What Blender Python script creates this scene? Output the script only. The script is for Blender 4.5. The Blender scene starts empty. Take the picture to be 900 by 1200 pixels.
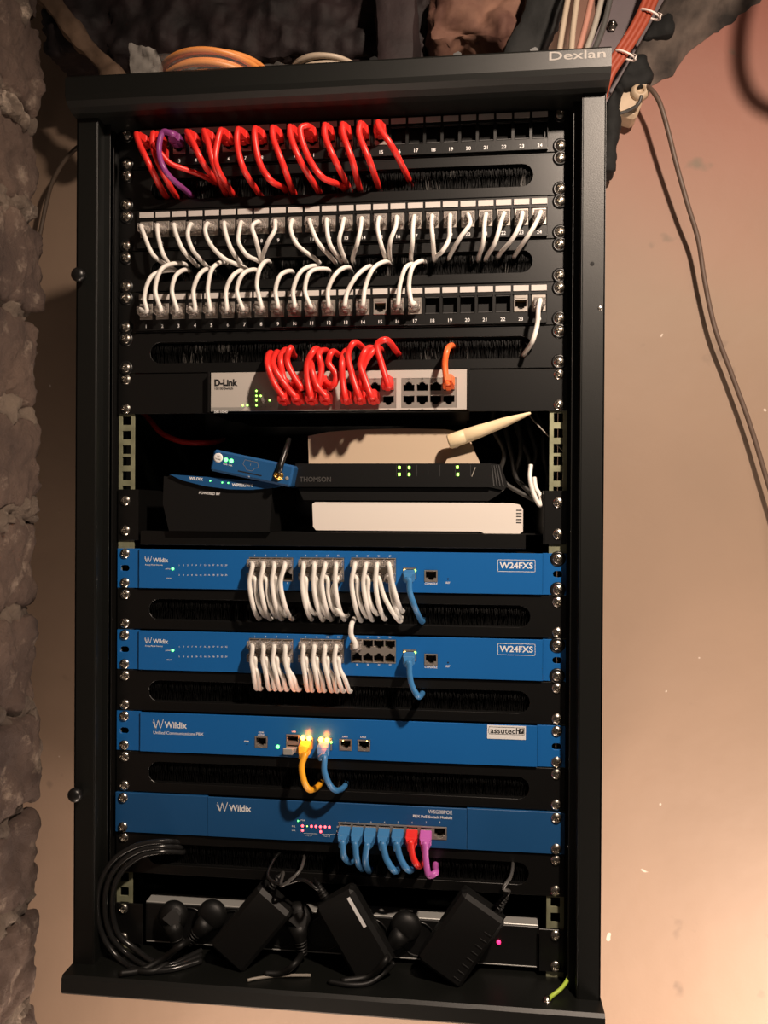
import bpy, math, random
from mathutils import Vector, Matrix, noise
random.seed(7)
S = bpy.context.scene
COL = S.collection
MM = 0.001
ZB = 1750.0            # height (mm) of the top edge of the uppermost patch panel above the floor
U = 44.45

# ------------------------------------------------------------------ camera
CAM = Vector((143.3, -837.1, -413.2))
YAW, PIT, ROL, FPX = 0.1088, -0.0033, -0.00568, 933.1
M3 = (Matrix.Rotation(YAW, 3, 'Z') @ Matrix.Rotation(PIT, 3, 'X') @ Matrix.Rotation(ROL, 3, 'Y'))
cd = bpy.data.cameras.new('camera'); cam = bpy.data.objects.new('camera', cd); COL.objects.link(cam)
cd.sensor_fit = 'VERTICAL'; cd.sensor_height = 36; cd.sensor_width = 27; cd.lens = FPX / 1200 * 36
cd.clip_start = 0.02; cd.clip_end = 50
cm = Matrix(((M3[0][0], M3[0][2], -M3[0][1]), (M3[1][0], M3[1][2], -M3[1][1]), (M3[2][0], M3[2][2], -M3[2][1])))
cam.matrix_world = Matrix.Translation((CAM + Vector((0, 0, ZB))) * MM) @ cm.to_4x4()
S.camera = cam

def at(px, py, Y):
    """the point of the plane y = Y (mm) that the photograph shows at a pixel"""
    d = M3 @ Vector(((px - 450) / FPX, 1, (600 - py) / FPX))
    t = (Y - CAM.y) / d.y
    return CAM + d * t

# ------------------------------------------------------------------ light and exposure
S.view_settings.view_transform = 'Standard'; S.view_settings.look = 'None'
S.view_settings.gamma = 1; S.view_settings.use_curve_mapping = False
S.view_settings.exposure = 0.0
w = bpy.data.worlds.new('world'); S.world = w; w.use_nodes = True
w.node_tree.nodes['Background'].inputs[0].default_value = (1.0, 0.82, 0.68, 1)
w.node_tree.nodes['Background'].inputs[1].default_value = 0.05
def lamp(name, kind, loc, energy, color, size, target=None):
    l = bpy.data.lights.new(name, kind); l.energy = energy; l.color = color
    if kind == 'AREA': l.size = size
    else: l.shadow_soft_size = size
    o = bpy.data.objects.new(name, l); COL.objects.link(o)
    o.location = (Vector(loc) + Vector((0, 0, ZB))) * MM
    if target:
        o.rotation_euler = (Vector(target) - Vector(loc)).to_track_quat('-Z', 'Y').to_euler()
    return o
L_ = lamp('reflector_lamp', 'SPOT', (545, -750, 360), 94, (1.0, 0.80, 0.64), 0.028, (430, 385, -1000))
L_.data.spot_size = math.radians(138); L_.data.spot_blend = 1.0
lamp('low_room_light', 'AREA', (860, -90, -1330), 14, (1.0, 0.80, 0.66), 0.35, (450, 385, -1150))
lamp('low_left_light', 'AREA', (-110, -150, -1600), 8.5, (1.0, 0.78, 0.62), 0.35, (-330, 300, -1100))

# ------------------------------------------------------------------ materials
def mat(name, col, rough=0.5, metal=0.0, spec=0.5, emit=None, estr=0, trans=0, alpha=1, ior=1.5,
        bump=0, bscale=300, var=0, vscale=20, col2=None, coat=0):
    m = bpy.data.materials.new(name); m.use_nodes = True
    nt = m.node_tree; b = nt.nodes['Principled BSDF']
    b.inputs['Base Color'].default_value = (*col, 1); b.inputs['Roughness'].default_value = rough
    b.inputs['Metallic'].default_value = metal; b.inputs['Specular IOR Level'].default_value = spec
    b.inputs['IOR'].default_value = ior; b.inputs['Transmission Weight'].default_value = trans
    b.inputs['Alpha'].default_value = alpha; b.inputs['Coat Weight'].default_value = coat
    if emit: b.inputs['Emission Color'].default_value = (*emit, 1); b.inputs['Emission Strength'].default_value = estr
    tc = nt.nodes.new('ShaderNodeTexCoord')
    if bump:
        n = nt.nodes.new('ShaderNodeTexNoise'); n.inputs['Scale'].default_value = bscale; n.inputs['Detail'].default_value = 4
        bp = nt.nodes.new('ShaderNodeBump'); bp.inputs['Strength'].default_value = bump; bp.inputs['Distance'].default_value = 0.001
        nt.links.new(tc.outputs['Object'], n.inputs['Vector'])
        nt.links.new(n.outputs['Fac'], bp.inputs['Height']); nt.links.new(bp.outputs['Normal'], b.inputs['Normal'])
    if var or col2:
        n = nt.nodes.new('ShaderNodeTexNoise'); n.inputs['Scale'].default_value = vscale; n.inputs['Detail'].default_value = 6
        r = nt.nodes.new('ShaderNodeValToRGB')
        nt.links.new(tc.outputs['Object'], n.inputs['Vector']); nt.links.new(n.outputs['Fac'], r.inputs['Fac'])
        c2 = col2 or tuple(c * (1 + var) for c in col); c1 = col if col2 else tuple(c * (1 - var) for c in col)
        r.color_ramp.elements[0].position = 0.35; r.color_ramp.elements[1].position = 0.65
        r.color_ramp.elements[0].color = (*c1, 1); r.color_ramp.elements[1].color = (*c2, 1)
        nt.links.new(r.outputs['Color'], b.inputs['Base Color'])
    return m
K_POW = mat('black powder coat', (0.0045, 0.005, 0.0043), 0.42, bump=0.10, bscale=1500, spec=0.42)
K_PAN = mat('black panel paint', (0.0045, 0.0044, 0.0042), 0.34, bump=0.05, bscale=900, spec=0.5)
K_PLA = mat('black plastic', (0.006, 0.006, 0.006), 0.36)
K_ADP = mat('black adapter plastic', (0.005, 0.005, 0.0048), 0.5, spec=0.35, bump=0.1, bscale=2500)
K_MAT = mat('dark interior', (0.008, 0.008, 0.008), 0.7)
K_DRK = mat('black opening', (0.003, 0.003, 0.003), 0.8)
M_RAIL = mat('galvanised rail', (0.36, 0.37, 0.24), 0.42, metal=0.5, var=0.2, vscale=60)
M_SCR = mat('zinc screw', (0.62, 0.58, 0.52), 0.25, metal=1)
M_JACK = mat('jack metal', (0.45, 0.41, 0.37), 0.35, metal=0.7)
M_GOLD = mat('gold contact', (0.75, 0.45, 0.12), 0.3, metal=1)
M_CLR = mat('clear plug plastic', (0.72, 0.66, 0.62), 0.18, trans=0.75, ior=1.45)
M_WHT = mat('white cord', (0.80, 0.77, 0.72), 0.42)
M_RED = mat('red cord', (0.78, 0.028, 0.022), 0.38)
M_PUR = mat('purple cord', (0.26, 0.05, 0.22), 0.4)
M_VIO = mat('pink violet cord', (0.52, 0.12, 0.45), 0.4)
M_BLC = mat('blue cord', (0.045, 0.19, 0.42), 0.4)
M_ORG = mat('orange cord', (0.95, 0.16, 0.04), 0.4)
M_YEL = mat('yellow cord', (0.95, 0.42, 0.02), 0.4)
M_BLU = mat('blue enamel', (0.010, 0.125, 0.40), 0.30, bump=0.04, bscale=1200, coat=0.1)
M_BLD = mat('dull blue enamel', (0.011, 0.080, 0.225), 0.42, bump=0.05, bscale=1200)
M_TXT = mat('white print', (0.80, 0.80, 0.80), 0.5)
M_LAB = mat('paper label', (0.55, 0.51, 0.48), 0.55)
M_BLK = mat('black print', (0.01, 0.01, 0.01), 0.5)
M_GRN = mat('green light', (0.1, 0.9, 0.2), 0.4, emit=(0.10, 1.0, 0.14), estr=5)
M_LIM = mat('lime light', (0.4, 0.9, 0.1), 0.4, emit=(0.35, 1.0, 0.10), estr=5)
M_AMB = mat('amber light', (1, 0.6, 0.1), 0.4, emit=(1.0, 0.36, 0.03), estr=22)
M_AMS = mat('soft amber light', (1, 0.6, 0.1), 0.4, emit=(1.0, 0.62, 0.12), estr=9)
M_RDL = mat('red light', (1, 0.1, 0.1), 0.4, emit=(1.0, 0.05, 0.06), estr=8)
M_PKL = mat('pink red light', (1, 0.05, 0.2), 0.4, emit=(1.0, 0.02, 0.12), estr=3)
M_DLK = mat('pale grey metal face', (0.50, 0.46, 0.42), 0.40, metal=0.1)
M_DLD = mat('grey band', (0.30, 0.285, 0.265), 0.42, metal=0.1)
M_DGR = mat('dark grey', (0.05, 0.05, 0.05), 0.45)
M_BEI = mat('beige plastic', (0.56, 0.44, 0.32), 0.45)
M_ANT = mat('cream antenna plastic', (0.82, 0.66, 0.42), 0.4)
M_ROU = mat('white router plastic', (0.80, 0.74, 0.68), 0.35)
M_ALU = mat('aluminium', (0.50, 0.50, 0.48), 0.45, metal=0.5)
M_GRY = mat('grey cord', (0.055, 0.053, 0.05), 0.45)
M_LGR = mat('light grey cord', (0.26, 0.235, 0.20), 0.5)
M_KCRD = mat('black cord', (0.012, 0.012, 0.012), 0.25)
M_BAG = mat('clear plastic bag', (0.85, 0.82, 0.78), 0.15, trans=0.0, alpha=0.06, spec=0.9, bump=0.5, bscale=60)
M_OCAB = mat('orange coiled cable', (0.72, 0.27, 0.07), 0.45)
M_ORC = mat('red orange cable', (0.30, 0.055, 0.026), 0.5)
M_PNK = mat('pinkish cable', (0.34, 0.16, 0.12), 0.5)
M_CRM = mat('cream cable', (0.36, 0.29, 0.22), 0.5)
M_SLV = mat('silver lettering', (0.26, 0.24, 0.22), 0.6, metal=0.0)
M_TIE = mat('cable tie', (0.75, 0.65, 0.6), 0.4)
M_BOXB = mat('old beige junction box', (0.50, 0.38, 0.26), 0.5, var=0.15, vscale=30)
M_BRS = mat('brush fibre', (0.0035, 0.0035, 0.0035), 0.6, spec=0.25)
M_BRG = mat('painted brush glint', (0.09, 0.085, 0.08), 0.4)  # glints on clumps of black bristles, put into the fibre colour
M_GY = mat('green yellow wire', (0.45, 0.62, 0.08), 0.4)
M_MET = mat('dusty metal plate', (0.085, 0.062, 0.070), 0.55, var=0.2, vscale=15)
M_WOOD = mat('old wood', (0.075, 0.045, 0.028), 0.8, col2=(0.20, 0.125, 0.08), vscale=14, bump=1, bscale=60)
M_DWD = mat('sooty wood', (0.007, 0.004, 0.0045), 0.75, col2=(0.026, 0.014, 0.015), vscale=16, bump=1, bscale=90)
M_RUB = mat('ragged rubble', (0.022, 0.018, 0.016), 0.9, col2=(0.15, 0.115, 0.095), vscale=18, bump=1, bscale=90)
M_FOAM = mat('dark green black foam', (0.0035, 0.004, 0.004), 0.8, bump=1, bscale=80)
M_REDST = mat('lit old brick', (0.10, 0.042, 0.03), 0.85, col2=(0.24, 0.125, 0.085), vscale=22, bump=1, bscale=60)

def brick_mat(name, c1, c2, c3):
    m = mat(name, c1, 0.85, col2=c2, vscale=11)
    nt = m.node_tree; b = nt.nodes['Principled BSDF']; tc = [n for n in nt.nodes if n.type == 'TEX_COORD'][0]
    ramp = [n for n in nt.nodes if n.type == 'VALTORGB'][0]
    n2 = nt.nodes.new('ShaderNodeTexNoise'); n2.inputs['Scale'].default_value = 30; n2.inputs['Detail'].default_value = 10
    n2.inputs['Roughness'].default_value = 0.7
    r2 = nt.nodes.new('ShaderNodeValToRGB'); r2.color_ramp.elements[0].position = 0.56; r2.color_ramp.elements[1].position = 0.70
    mx = nt.nodes.new('ShaderNodeMixRGB'); mx.inputs[2].default_value = (*c3, 1)
    nt.links.new(tc.outputs['Object'], n2.inputs['Vector']); nt.links.new(n2.outputs['Fac'], r2.inputs['Fac'])
    nt.links.new(r2.outputs['Color'], mx.inputs[0]); nt.links.new(ramp.outputs['Color'], mx.inputs[1])
    nt.links.new(mx.outputs[0], b.inputs['Base Color'])
    bp = nt.nodes.new('ShaderNodeBump'); bp.inputs['Strength'].default_value = 1.0; bp.inputs['Distance'].default_value = 0.010
    n3 = nt.nodes.new('ShaderNodeTexNoise'); n3.inputs['Scale'].default_value = 38; n3.inputs['Detail'].default_value = 12; n3.inputs['Roughness'].default_value = 0.68
    nt.links.new(tc.outputs['Object'], n3.inputs['Vector'])
    nt.links.new(n3.outputs['Fac'], bp.inputs['Height']); nt.links.new(bp.outputs['Normal'], b.inputs['Normal'])
    return m
M_BRK = brick_mat('weathered brick', (0.050, 0.031, 0.025), (0.115, 0.075, 0.056), (0.26, 0.20, 0.155))
M_MOR = brick_mat('crumbling mortar', (0.05, 0.035, 0.027), (0.16, 0.12, 0.09), (0.42, 0.34, 0.27))

def plaster():
    m = mat('old painted plaster', (0.5, 0.35, 0.25), 0.62)
    nt = m.node_tree; b = nt.nodes['Principled BSDF']; tc = [n for n in nt.nodes if n.type == 'TEX_COORD'][0]
    n = nt.nodes.new('ShaderNodeTexNoise'); n.inputs['Scale'].default_value = 3.2; n.inputs['Detail'].default_value = 5
    r = nt.nodes.new('ShaderNodeValToRGB'); e = r.color_ramp.elements
    e[0].position = 0.36; e[0].color = (0.285, 0.198, 0.140, 1); e[1].position = 0.66; e[1].color = (0.320, 0.220, 0.155, 1)
    nt.links.new(tc.outputs['Object'], n.inputs['Vector']); nt.links.new(n.outputs['Fac'], r.inputs['Fac'])
    # colour shifts to pink high up on the right
    sp = nt.nodes.new('ShaderNodeSeparateXYZ'); nt.links.new(tc.outputs['Object'], sp.inputs[0])
    ad = nt.nodes.new('ShaderNodeMath'); ad.operation = 'MULTIPLY_ADD'; ad.inputs[1].default_value = 0.25
    nt.links.new(n.outputs['Fac'], ad.inputs[0]); nt.links.new(sp.outputs['Z'], ad.inputs[2])
    mr = nt.nodes.new('ShaderNodeMapRange'); mr.inputs['From Min'].default_value = 0.0; mr.inputs['From Max'].default_value = 0.42
    mx_ = nt.nodes.new('ShaderNodeMapRange'); mx_.inputs['From Min'].default_value = 0.2; mx_.inputs['From Max'].default_value = 0.4; nt.links.new(sp.outputs['X'], mx_.inputs['Value'])
    ml = nt.nodes.new('ShaderNodeMath'); ml.operation = 'MULTIPLY'; nt.links.new(mr.outputs[0], ml.inputs[0]); nt.links.new(mx_.outputs[0], ml.inputs[1])
    nt.links.new(ad.outputs[0], mr.inputs['Value'])
    mx = nt.nodes.new('ShaderNodeMixRGB'); mx.inputs[2].default_value = (0.33, 0.125, 0.092, 1)
    nt.links.new(ml.outputs[0], mx.inputs[0]); nt.links.new(r.outputs['Color'], mx.inputs[1])
    # scuffs and specks of their own shape
    n5 = nt.nodes.new('ShaderNodeTexNoise'); n5.inputs['Scale'].default_value = 17; n5.inputs['Detail'].default_value = 3
    r5 = nt.nodes.new('ShaderNodeValToRGB'); r5.color_ramp.elements[0].position = 0.70; r5.color_ramp.elements[1].position = 0.78
    mx2 = nt.nodes.new('ShaderNodeMixRGB'); mx2.inputs[2].default_value = (0.20, 0.14, 0.10, 1)
    nt.links.new(tc.outputs['Object'], n5.inputs['Vector']); nt.links.new(n5.outputs['Fac'], r5.inputs['Fac'])
    nt.links.new(r5.outputs['Color'], mx2.inputs[0]); nt.links.new(mx.outputs[0], mx2.inputs[1])
    n6 = nt.nodes.new('ShaderNodeTexNoise'); n6.inputs['Scale'].default_value = 55; n6.inputs['Detail'].default_value = 1
    r6 = nt.nodes.new('ShaderNodeValToRGB'); r6.color_ramp.elements[0].position = 0.79; r6.color_ramp.elements[1].position = 0.81
    mx3 = nt.nodes.new('ShaderNodeMixRGB'); mx3.inputs[2].default_value = (0.62, 0.52, 0.44, 1)
    nt.links.new(tc.outputs['Object'], n6.inputs['Vector']); nt.links.new(n6.outputs['Fac'], r6.inputs['Fac'])
    nt.links.new(r6.outputs['Color'], mx3.inputs[0]); nt.links.new(mx2.outputs[0], mx3.inputs[1])
    nt.links.new(mx3.outputs[0], b.inputs['Base Color'])
    n3 = nt.nodes.new('ShaderNodeTexNoise'); n3.inputs['Scale'].default_value = 9; n3.inputs['Detail'].default_value = 7
    bp = nt.nodes.new('ShaderNodeBump'); bp.inputs['Strength'].default_value = 0.5; bp.inputs['Distance'].default_value = 0.006
    nt.links.new(tc.outputs['Object'], n3.inputs['Vector'])
    nt.links.new(n3.outputs['Fac'], bp.inputs['Height']); nt.links.new(bp.outputs['Normal'], b.inputs['Normal'])
    return m
M_PLS = plaster()

# ------------------------------------------------------------------ mesh builder (millimetres)
class MB:
    def __init__(s): s.v = []; s.f = []; s.m = []; s.sm = []; s.mats = []
    def mi(s, m):
        if m not in s.mats: s.mats.append(m)
        return s.mats.index(m)
    def add(s, vs, fs, m, smooth=False, T=None):
        o = len(s.v); k = s.mi(m)
        s.v += [tuple(T @ Vector(p)) if T else tuple(p) for p in vs]
        for f in fs: s.f.append(tuple(i + o for i in f)); s.m.append(k); s.sm.append(smooth)
        return s
    def box(s, x0, x1, y0, y1, z0, z1, m, b=0.0, T=None):
        if b <= 0:
            vs = [(x, y, z) for x in (x0, x1) for y in (y0, y1) for z in (z0, z1)]
            fs = [(0, 1, 3, 2), (4, 6, 7, 5), (0, 4, 5, 1), (2, 3, 7, 6), (0, 2, 6, 4), (1, 5, 7, 3)]
            return s.add(vs, fs, m, False, T)
        b = min(b, (x1 - x0) * .49, (y1 - y0) * .49, (z1 - z0) * .49)
        # chamfered box: every corner gives three vertices
        X, Y, Z = (x0, x1), (y0, y1), (z0, z1); vs = []; idx = {}
        for i in (0, 1):
            for j in (0, 1):
                for k in (0, 1):
                    sx, sy, sz = (1, -1)[i] * b, (1, -1)[j] * b, (1, -1)[k] * b
                    idx[i, j, k] = len(vs)
                    vs += [(X[i], Y[j] + sy, Z[k] + sz), (X[i] + sx, Y[j], Z[k] + sz), (X[i] + sx, Y[j] + sy, Z[k])]
        g = lambda i, j, k, a: idx[i, j, k] + a
        fs = []
        for i in (0, 1): fs.append([g(i, j, k, 0) for j, k in ((0, 0), (1, 0), (1, 1), (0, 1))])
        for j in (0, 1): fs.append([g(i, j, k, 1) for i, k in ((0, 0), (1, 0), (1, 1), (0, 1))])
        for k in (0, 1): fs.append([g(i, j, k, 2) for i, j in ((0, 0), (1, 0), (1, 1), (0, 1))])
        for i in (0, 1):
            for j in (0, 1):
                fs.append([g(i, j, 0, 0), g(i, j, 1, 0), g(i, j, 1, 1), g(i, j, 0, 1)])
                fs.append([g(i, 0, j, 0), g(i, 1, j, 0), g(i, 1, j, 2), g(i, 0, j, 2)])
                fs.append([g(0, i, j, 1), g(1, i, j, 1), g(1, i, j, 2), g(0, i, j, 2)])
                for k in (0, 1): fs.append([g(i, j, k, 0), g(i, j, k, 1), g(i, j, k, 2)])
        return s.add(vs, fs, m, False, T)
    def tube(s, pts, r, m, n=10, cap=True, flat=1.0):
        P = [Vector(p) for p in pts]; N = len(P); rs = r if isinstance(r, (list, tuple)) else [r] * N
        up = Vector((1, 0.01, 0.02)); vs = []; fs = []; prev = None
        for i in range(N):
            t = (P[min(i + 1, N - 1)] - P[max(i - 1, 0)]).normalized()
            a = prev if prev else (up if abs(t.dot(up)) < .9 else Vector((0, 0, 1)))
            a = (a - t * a.dot(t)).normalized(); prev = a; b = t.cross(a)
            for k in range(n):
                th = 2 * math.pi * k / n
                vs.append(P[i] + (a * math.cos(th) + b * math.sin(th) * flat) * rs[i])
        for i in range(N - 1):
            for k in range(n): fs.append((i * n + k, i * n + (k + 1) % n, (i + 1) * n + (k + 1) % n, (i + 1) * n + k))
        if cap: fs.append(tuple(range(n))[::-1]); fs.append(tuple(range((N - 1) * n, N * n)))
        return s.add(vs, fs, m, True)
    def lathe(s, prof, m, T=None, n=20):
        """profile of (radius, height) turned about local z"""
        vs = [(r * math.cos(2 * math.pi * k / n), r * math.sin(2 * math.pi * k / n), h) for r, h in prof for k in range(n)]
        fs = [(i * n + k, i * n + (k + 1) % n, (i + 1) * n + (k + 1) % n, (i + 1) * n + k) for i in range(len(prof) - 1) for k in range(n)]
        fs.append(tuple(range(n))[::-1]); fs.append(tuple(range((len(prof) - 1) * n, len(prof) * n)))
        return s.add(vs, fs, m, True, T)
    def prism(s, poly, a0, a1, m, axis='y', T=None):
        """polygon in two axes swept along the third"""
        n = len(poly)
        def P(u, v, a): return {'y': (u, a, v), 'x': (a, u, v), 'z': (u, v, a)}[axis]
        vs = [P(u, v, a0) for u, v in poly] + [P(u, v, a1) for u, v in poly]
        fs = [tuple(range(n)), tuple(range(2 * n - 1, n - 1, -1))] + [(i, i + n, (i + 1) % n + n, (i + 1) % n) for i in range(n)]
        return s.add(vs, fs, m, False, T)
    def plate(s, outer, holes, y0, y1, m, bev=0.0):
        """plate in the x-z plane with real holes, from y0 (front) to y1"""
        c = bpy.data.curves.new('t', 'CURVE'); c.dimensions = '2D'; c.fill_mode = 'BOTH'
        c.extrude = (y1 - y0) / 2 - bev; c.bevel_depth = bev; c.bevel_resolution = 0
        if bev: c.offset = -bev
        for poly in [outer] + holes:
            sp = c.splines.new('POLY'); sp.points.add(len(poly) - 1); sp.use_cyclic_u = True
            for p, q in zip(sp.points, poly): p.co = (q[0], q[1], 0, 1)
        o = bpy.data.objects.new('t', c); me = bpy.data.meshes.new_from_object(o)
        ym = (y0 + y1) / 2
        s.add([(v.co.x, ym - v.co.z, v.co.y) for v in me.vertices], [tuple(p.vertices) for p in me.polygons], m)
        bpy.data.objects.remove(o); bpy.data.curves.remove(c); bpy.data.meshes.remove(me)
        return s
    def text(s, body, x, z, size, Y, m, align='LEFT', bold=0.0, width=None, T=None, sx=1.0):
        c = bpy.data.curves.new('t', 'FONT'); c.body = body; c.size = size; c.align_x = align; c.align_y = 'CENTER'
        c.offset = bold; c.resolution_u = 3; c.extrude = 0.08
        o = bpy.data.objects.new('t', c); me = bpy.data.meshes.new_from_object(o)
        if width and me.vertices:
            xs = [v.co.x for v in me.vertices]; sx = width / (max(xs) - min(xs))
        s.add([(x + v.co.x * sx, Y - v.co.z, z + v.co.y) for v in me.vertices], [tuple(p.vertices) for p in me.polygons], m, False, T)
        bpy.data.objects.remove(o); bpy.data.curves.remove(c); bpy.data.meshes.remove(me)
        return s
    def line(s, pts, wd, Y, m, closed=False):
        P = pts + [pts[0]] if closed else pts
        for (x0, z0), (x1, z1) in zip(P, P[1:]):
            d = Vector((x1 - x0, z1 - z0)); L = d.length; d /= L; nx, nz = -d.y * wd / 2, d.x * wd / 2
            ex, ez = d.x * wd * .4, d.y * wd * .4
            s.prism([(x0 - ex + nx, z0 - ez + nz), (x0 - ex - nx, z0 - ez - nz), (x1 + ex - nx, z1 + ez - nz), (x1 + ex + nx, z1 + ez + nz)], Y - 0.08, Y, m)
        return s
    def disc(s, x, z, r, Y, m, dep=0.8, n=14):
        return s.lathe([(r, 0), (r, dep * .6), (r * .7, dep)], m, Matrix.Translation((x, Y, z)) @ Matrix.Rotation(math.pi / 2, 4, 'X'), n)
    def mesh(s, name):
        me = bpy.data.meshes.new(name); me.from_pydata([(x * MM, y * MM, z * MM) for x, y, z in s.v], [], s.f)
        for m in s.mats: me.materials.append(m)
        for p, k, q in zip(me.polygons, s.m, s.sm): p.material_index = k; p.use_smooth = q
        import bmesh
        bm = bmesh.new(); bm.from_mesh(me); bmesh.ops.recalc_face_normals(bm, faces=bm.faces); bm.to_mesh(me); bm.free()
        me.update(); return me
    def build(s, name, parent=None, loc=(0, 0, 0)):
        o = bpy.data.objects.new(name, s.mesh(name)); COL.objects.link(o)
        if parent is not None: o.parent = parent; o.location = Vector(loc) * MM
        else: o.location = (Vector(loc) + Vector((0, 0, ZB))) * MM
        return o
def put(name, me, parent, loc=(0, 0, 0), rot=None):
    o = bpy.data.objects.new(name, me); COL.objects.link(o); o.parent = parent; o.location = Vector(loc) * MM
    if rot: o.rotation_euler = rot
    return o
def tag(o, label, cat, group=None, kind=None):
    o['label'] = label; o['category'] = cat
    if group: o['group'] = group
    if kind: o['kind'] = kind
    return o
def thing(name, label, cat, loc, group=None, rot=None):
    o = bpy.data.objects.new(name, None); COL.objects.link(o); o.empty_display_size = 0.02
    o.location = (Vector(loc) + Vector((0, 0, ZB))) * MM
    if rot: o.rotation_euler = rot
    return tag(o, label, cat, group)
def rect(x0, x1, z0, z1): return [(x0, z0), (x1, z0), (x1, z1), (x0, z1)]
def stadium(x0, x1, zc, h, n=8):
    r = h / 2; p = []
    for k in range(n + 1): a = -math.pi / 2 + math.pi * k / n; p.append((x1 - r + r * math.cos(a), zc + r * math.sin(a)))
    for k in range(n + 1): a = math.pi / 2 + math.pi * k / n; p.append((x0 + r + r * math.cos(a), zc + r * math.sin(a)))
    return p
def rj(xc, zc, w=11.6, h=9.0, up=False):
    """outline of an RJ45 opening; the latch notch is at the bottom unless up"""
    a, b = w / 2, h / 2; s = -1 if up else 1
    p = [(-a, b), (a, b), (a, -b * .45), (a * .55, -b * .45), (a * .55, -b * .8), (a * .3, -b * .8), (a * .3, -b), (-a * .3, -b), (-a * .3, -b * .8), (-a * .55, -b * .8), (-a * .55, -b * .45), (-a, -b * .45)]
    return [(xc + x, zc + s * z) for x, z in p]
def spline(pts, seg=8):
    P = [Vector(p) for p in pts]; P = [P[0] * 2 - P[1]] + P + [P[-1] * 2 - P[-2]]; out = []
    for i in range(1, len(P) - 2):
        p0, p1, p2, p3 = P[i - 1:i + 3]
        t0 = 0; t1 = t0 + max((p1 - p0).length, .01) ** .5; t2 = t1 + max((p2 - p1).length, .01) ** .5; t3 = t2 + max((p3 - p2).length, .01) ** .5
        for k in range(seg):
            t = t1 + (t2 - t1) * k / seg
            A1 = p0 * ((t1 - t) / (t1 - t0)) + p1 * ((t - t0) / (t1 - t0)); A2 = p1 * ((t2 - t) / (t2 - t1)) + p2 * ((t - t1) / (t2 - t1)); A3 = p2 * ((t3 - t) / (t3 - t2)) + p3 * ((t - t2) / (t3 - t2))
            B1 = A1 * ((t2 - t) / (t2 - t0)) + A2 * ((t - t0) / (t2 - t0)); B2 = A2 * ((t3 - t) / (t3 - t1)) + A3 * ((t - t1) / (t3 - t1))
            out.append(B1 * ((t2 - t) / (t2 - t1)) + B2 * ((t - t1) / (t2 - t1)))
    out.append(P[-2]); return out
def rough(mb, c, h, m, step=6, rnd=6, amp=3, freq=0.03, seed=0, T=None):
    """a lumpy block: centre c, half sizes h"""
    c = Vector(c); h = Vector(h); sd = Vector((seed * 13.7, seed * 5.1, seed * 9.3))
    for ax in range(3):
        u, v = [i for i in range(3) if i != ax]
        nu = max(2, int(2 * h[u] / step)); nv = max(2, int(2 * h[v] / step))
        for sg in (-1, 1):
            vs = []; fs = []
            for i in range(nu + 1):
                for j in range(nv + 1):
                    p = Vector((0, 0, 0)); p[ax] = sg * h[ax]; p[u] = -h[u] + 2 * h[u] * i / nu; p[v] = -h[v] + 2 * h[v] * j / nv
                    q = Vector([max(-h[k] + rnd, min(h[k] - rnd, p[k])) for k in range(3)])
                    d = p - q; nn = d.normalized() if d.length > 1e-6 else Vector((0, 0, 0))
                    p = q + nn * rnd
                    w = (c + p + sd) * freq
                    p = p + nn * amp * (noise.noise(w) + .5 * noise.noise(w * 2.7) + .3 * noise.noise(w * 6))
                    vs.append(c + p)
            for i in range(nu):
                for j in range(nv): fs.append((i * (nv + 1) + j, (i + 1) * (nv + 1) + j, (i + 1) * (nv + 1) + j + 1, i * (nv + 1) + j + 1))
            mb.add(vs, fs, m, True, T)
    return mb

# ------------------------------------------------------------------ the room
WY = 385.0
FZ = -ZB
def struct(o): o['kind'] = 'structure'; return o
mb = MB()
nx, nz = 60, 80; vs = []; fs = []
for i in range(nx + 1):
    for j in range(nz + 1):
        x = -1100 + 3000 * i / nx; z = FZ + (2700) * j / nz
        vs.append((x, WY + 5 * noise.noise(Vector((x, 0, z)) * .004), z))
for i in range(nx):
    for j in range(nz): fs.append((i * (nz + 1) + j, (i + 1) * (nz + 1) + j, (i + 1) * (nz + 1) + j + 1, i * (nz + 1) + j + 1))
mb.add(vs, fs, M_PLS, True)
o = mb.build('wall_back'); 
mb = MB(); mb.box(-1400, 2000, -2400, WY + 60, FZ - 40, FZ, mat('concrete floor', (0.20, 0.16, 0.13), 0.8, var=.2, vscale=5))
struct(mb.build('floor')); struct(o)
mb = MB(); mb.box(-1400, 2000, -2400, WY + 60, 600, 640, mat('sooty ceiling', (0.05, 0.035, 0.03), 0.85, var=.3, vscale=6)); struct(mb.build('ceiling'))

# brick wall end at the left
mb = MB()
XL = at(47, 600, -30).x
zt = at(20, -130, -60).z; pitch = 104.0
z_m = at(20, 490, -60).z     # a joint of the photograph
z = z_m + pitch * 7; k = 0
offs = [0, 3, -5, 2, -7, 1, -3, 0, -6, -2, 2, -4, 1, -2, 0, 3, -4, 1, 0, 2, -3]
while z > FZ:
    z1 = max(z - pitch + 13, FZ + 4); dx = offs[k % len(offs)]
    rough(mb, (XL - 90 + dx, -200, (z + z1) / 2), (90, 172 + (k % 3) * 3, (z - z1) / 2 + 1), M_BRK, 4, 9, 8, .03, k)
    rough(mb, (XL - 99 + (k * 7 % 5) * 1.5, -200, z1 - 6.5), (90, 166, 11 + (k * 5 % 4)), M_MOR, 4, 6, 14, .05, k + 40)
    z -= pitch; k += 1
struct(mb.build('wall_left'))

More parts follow.
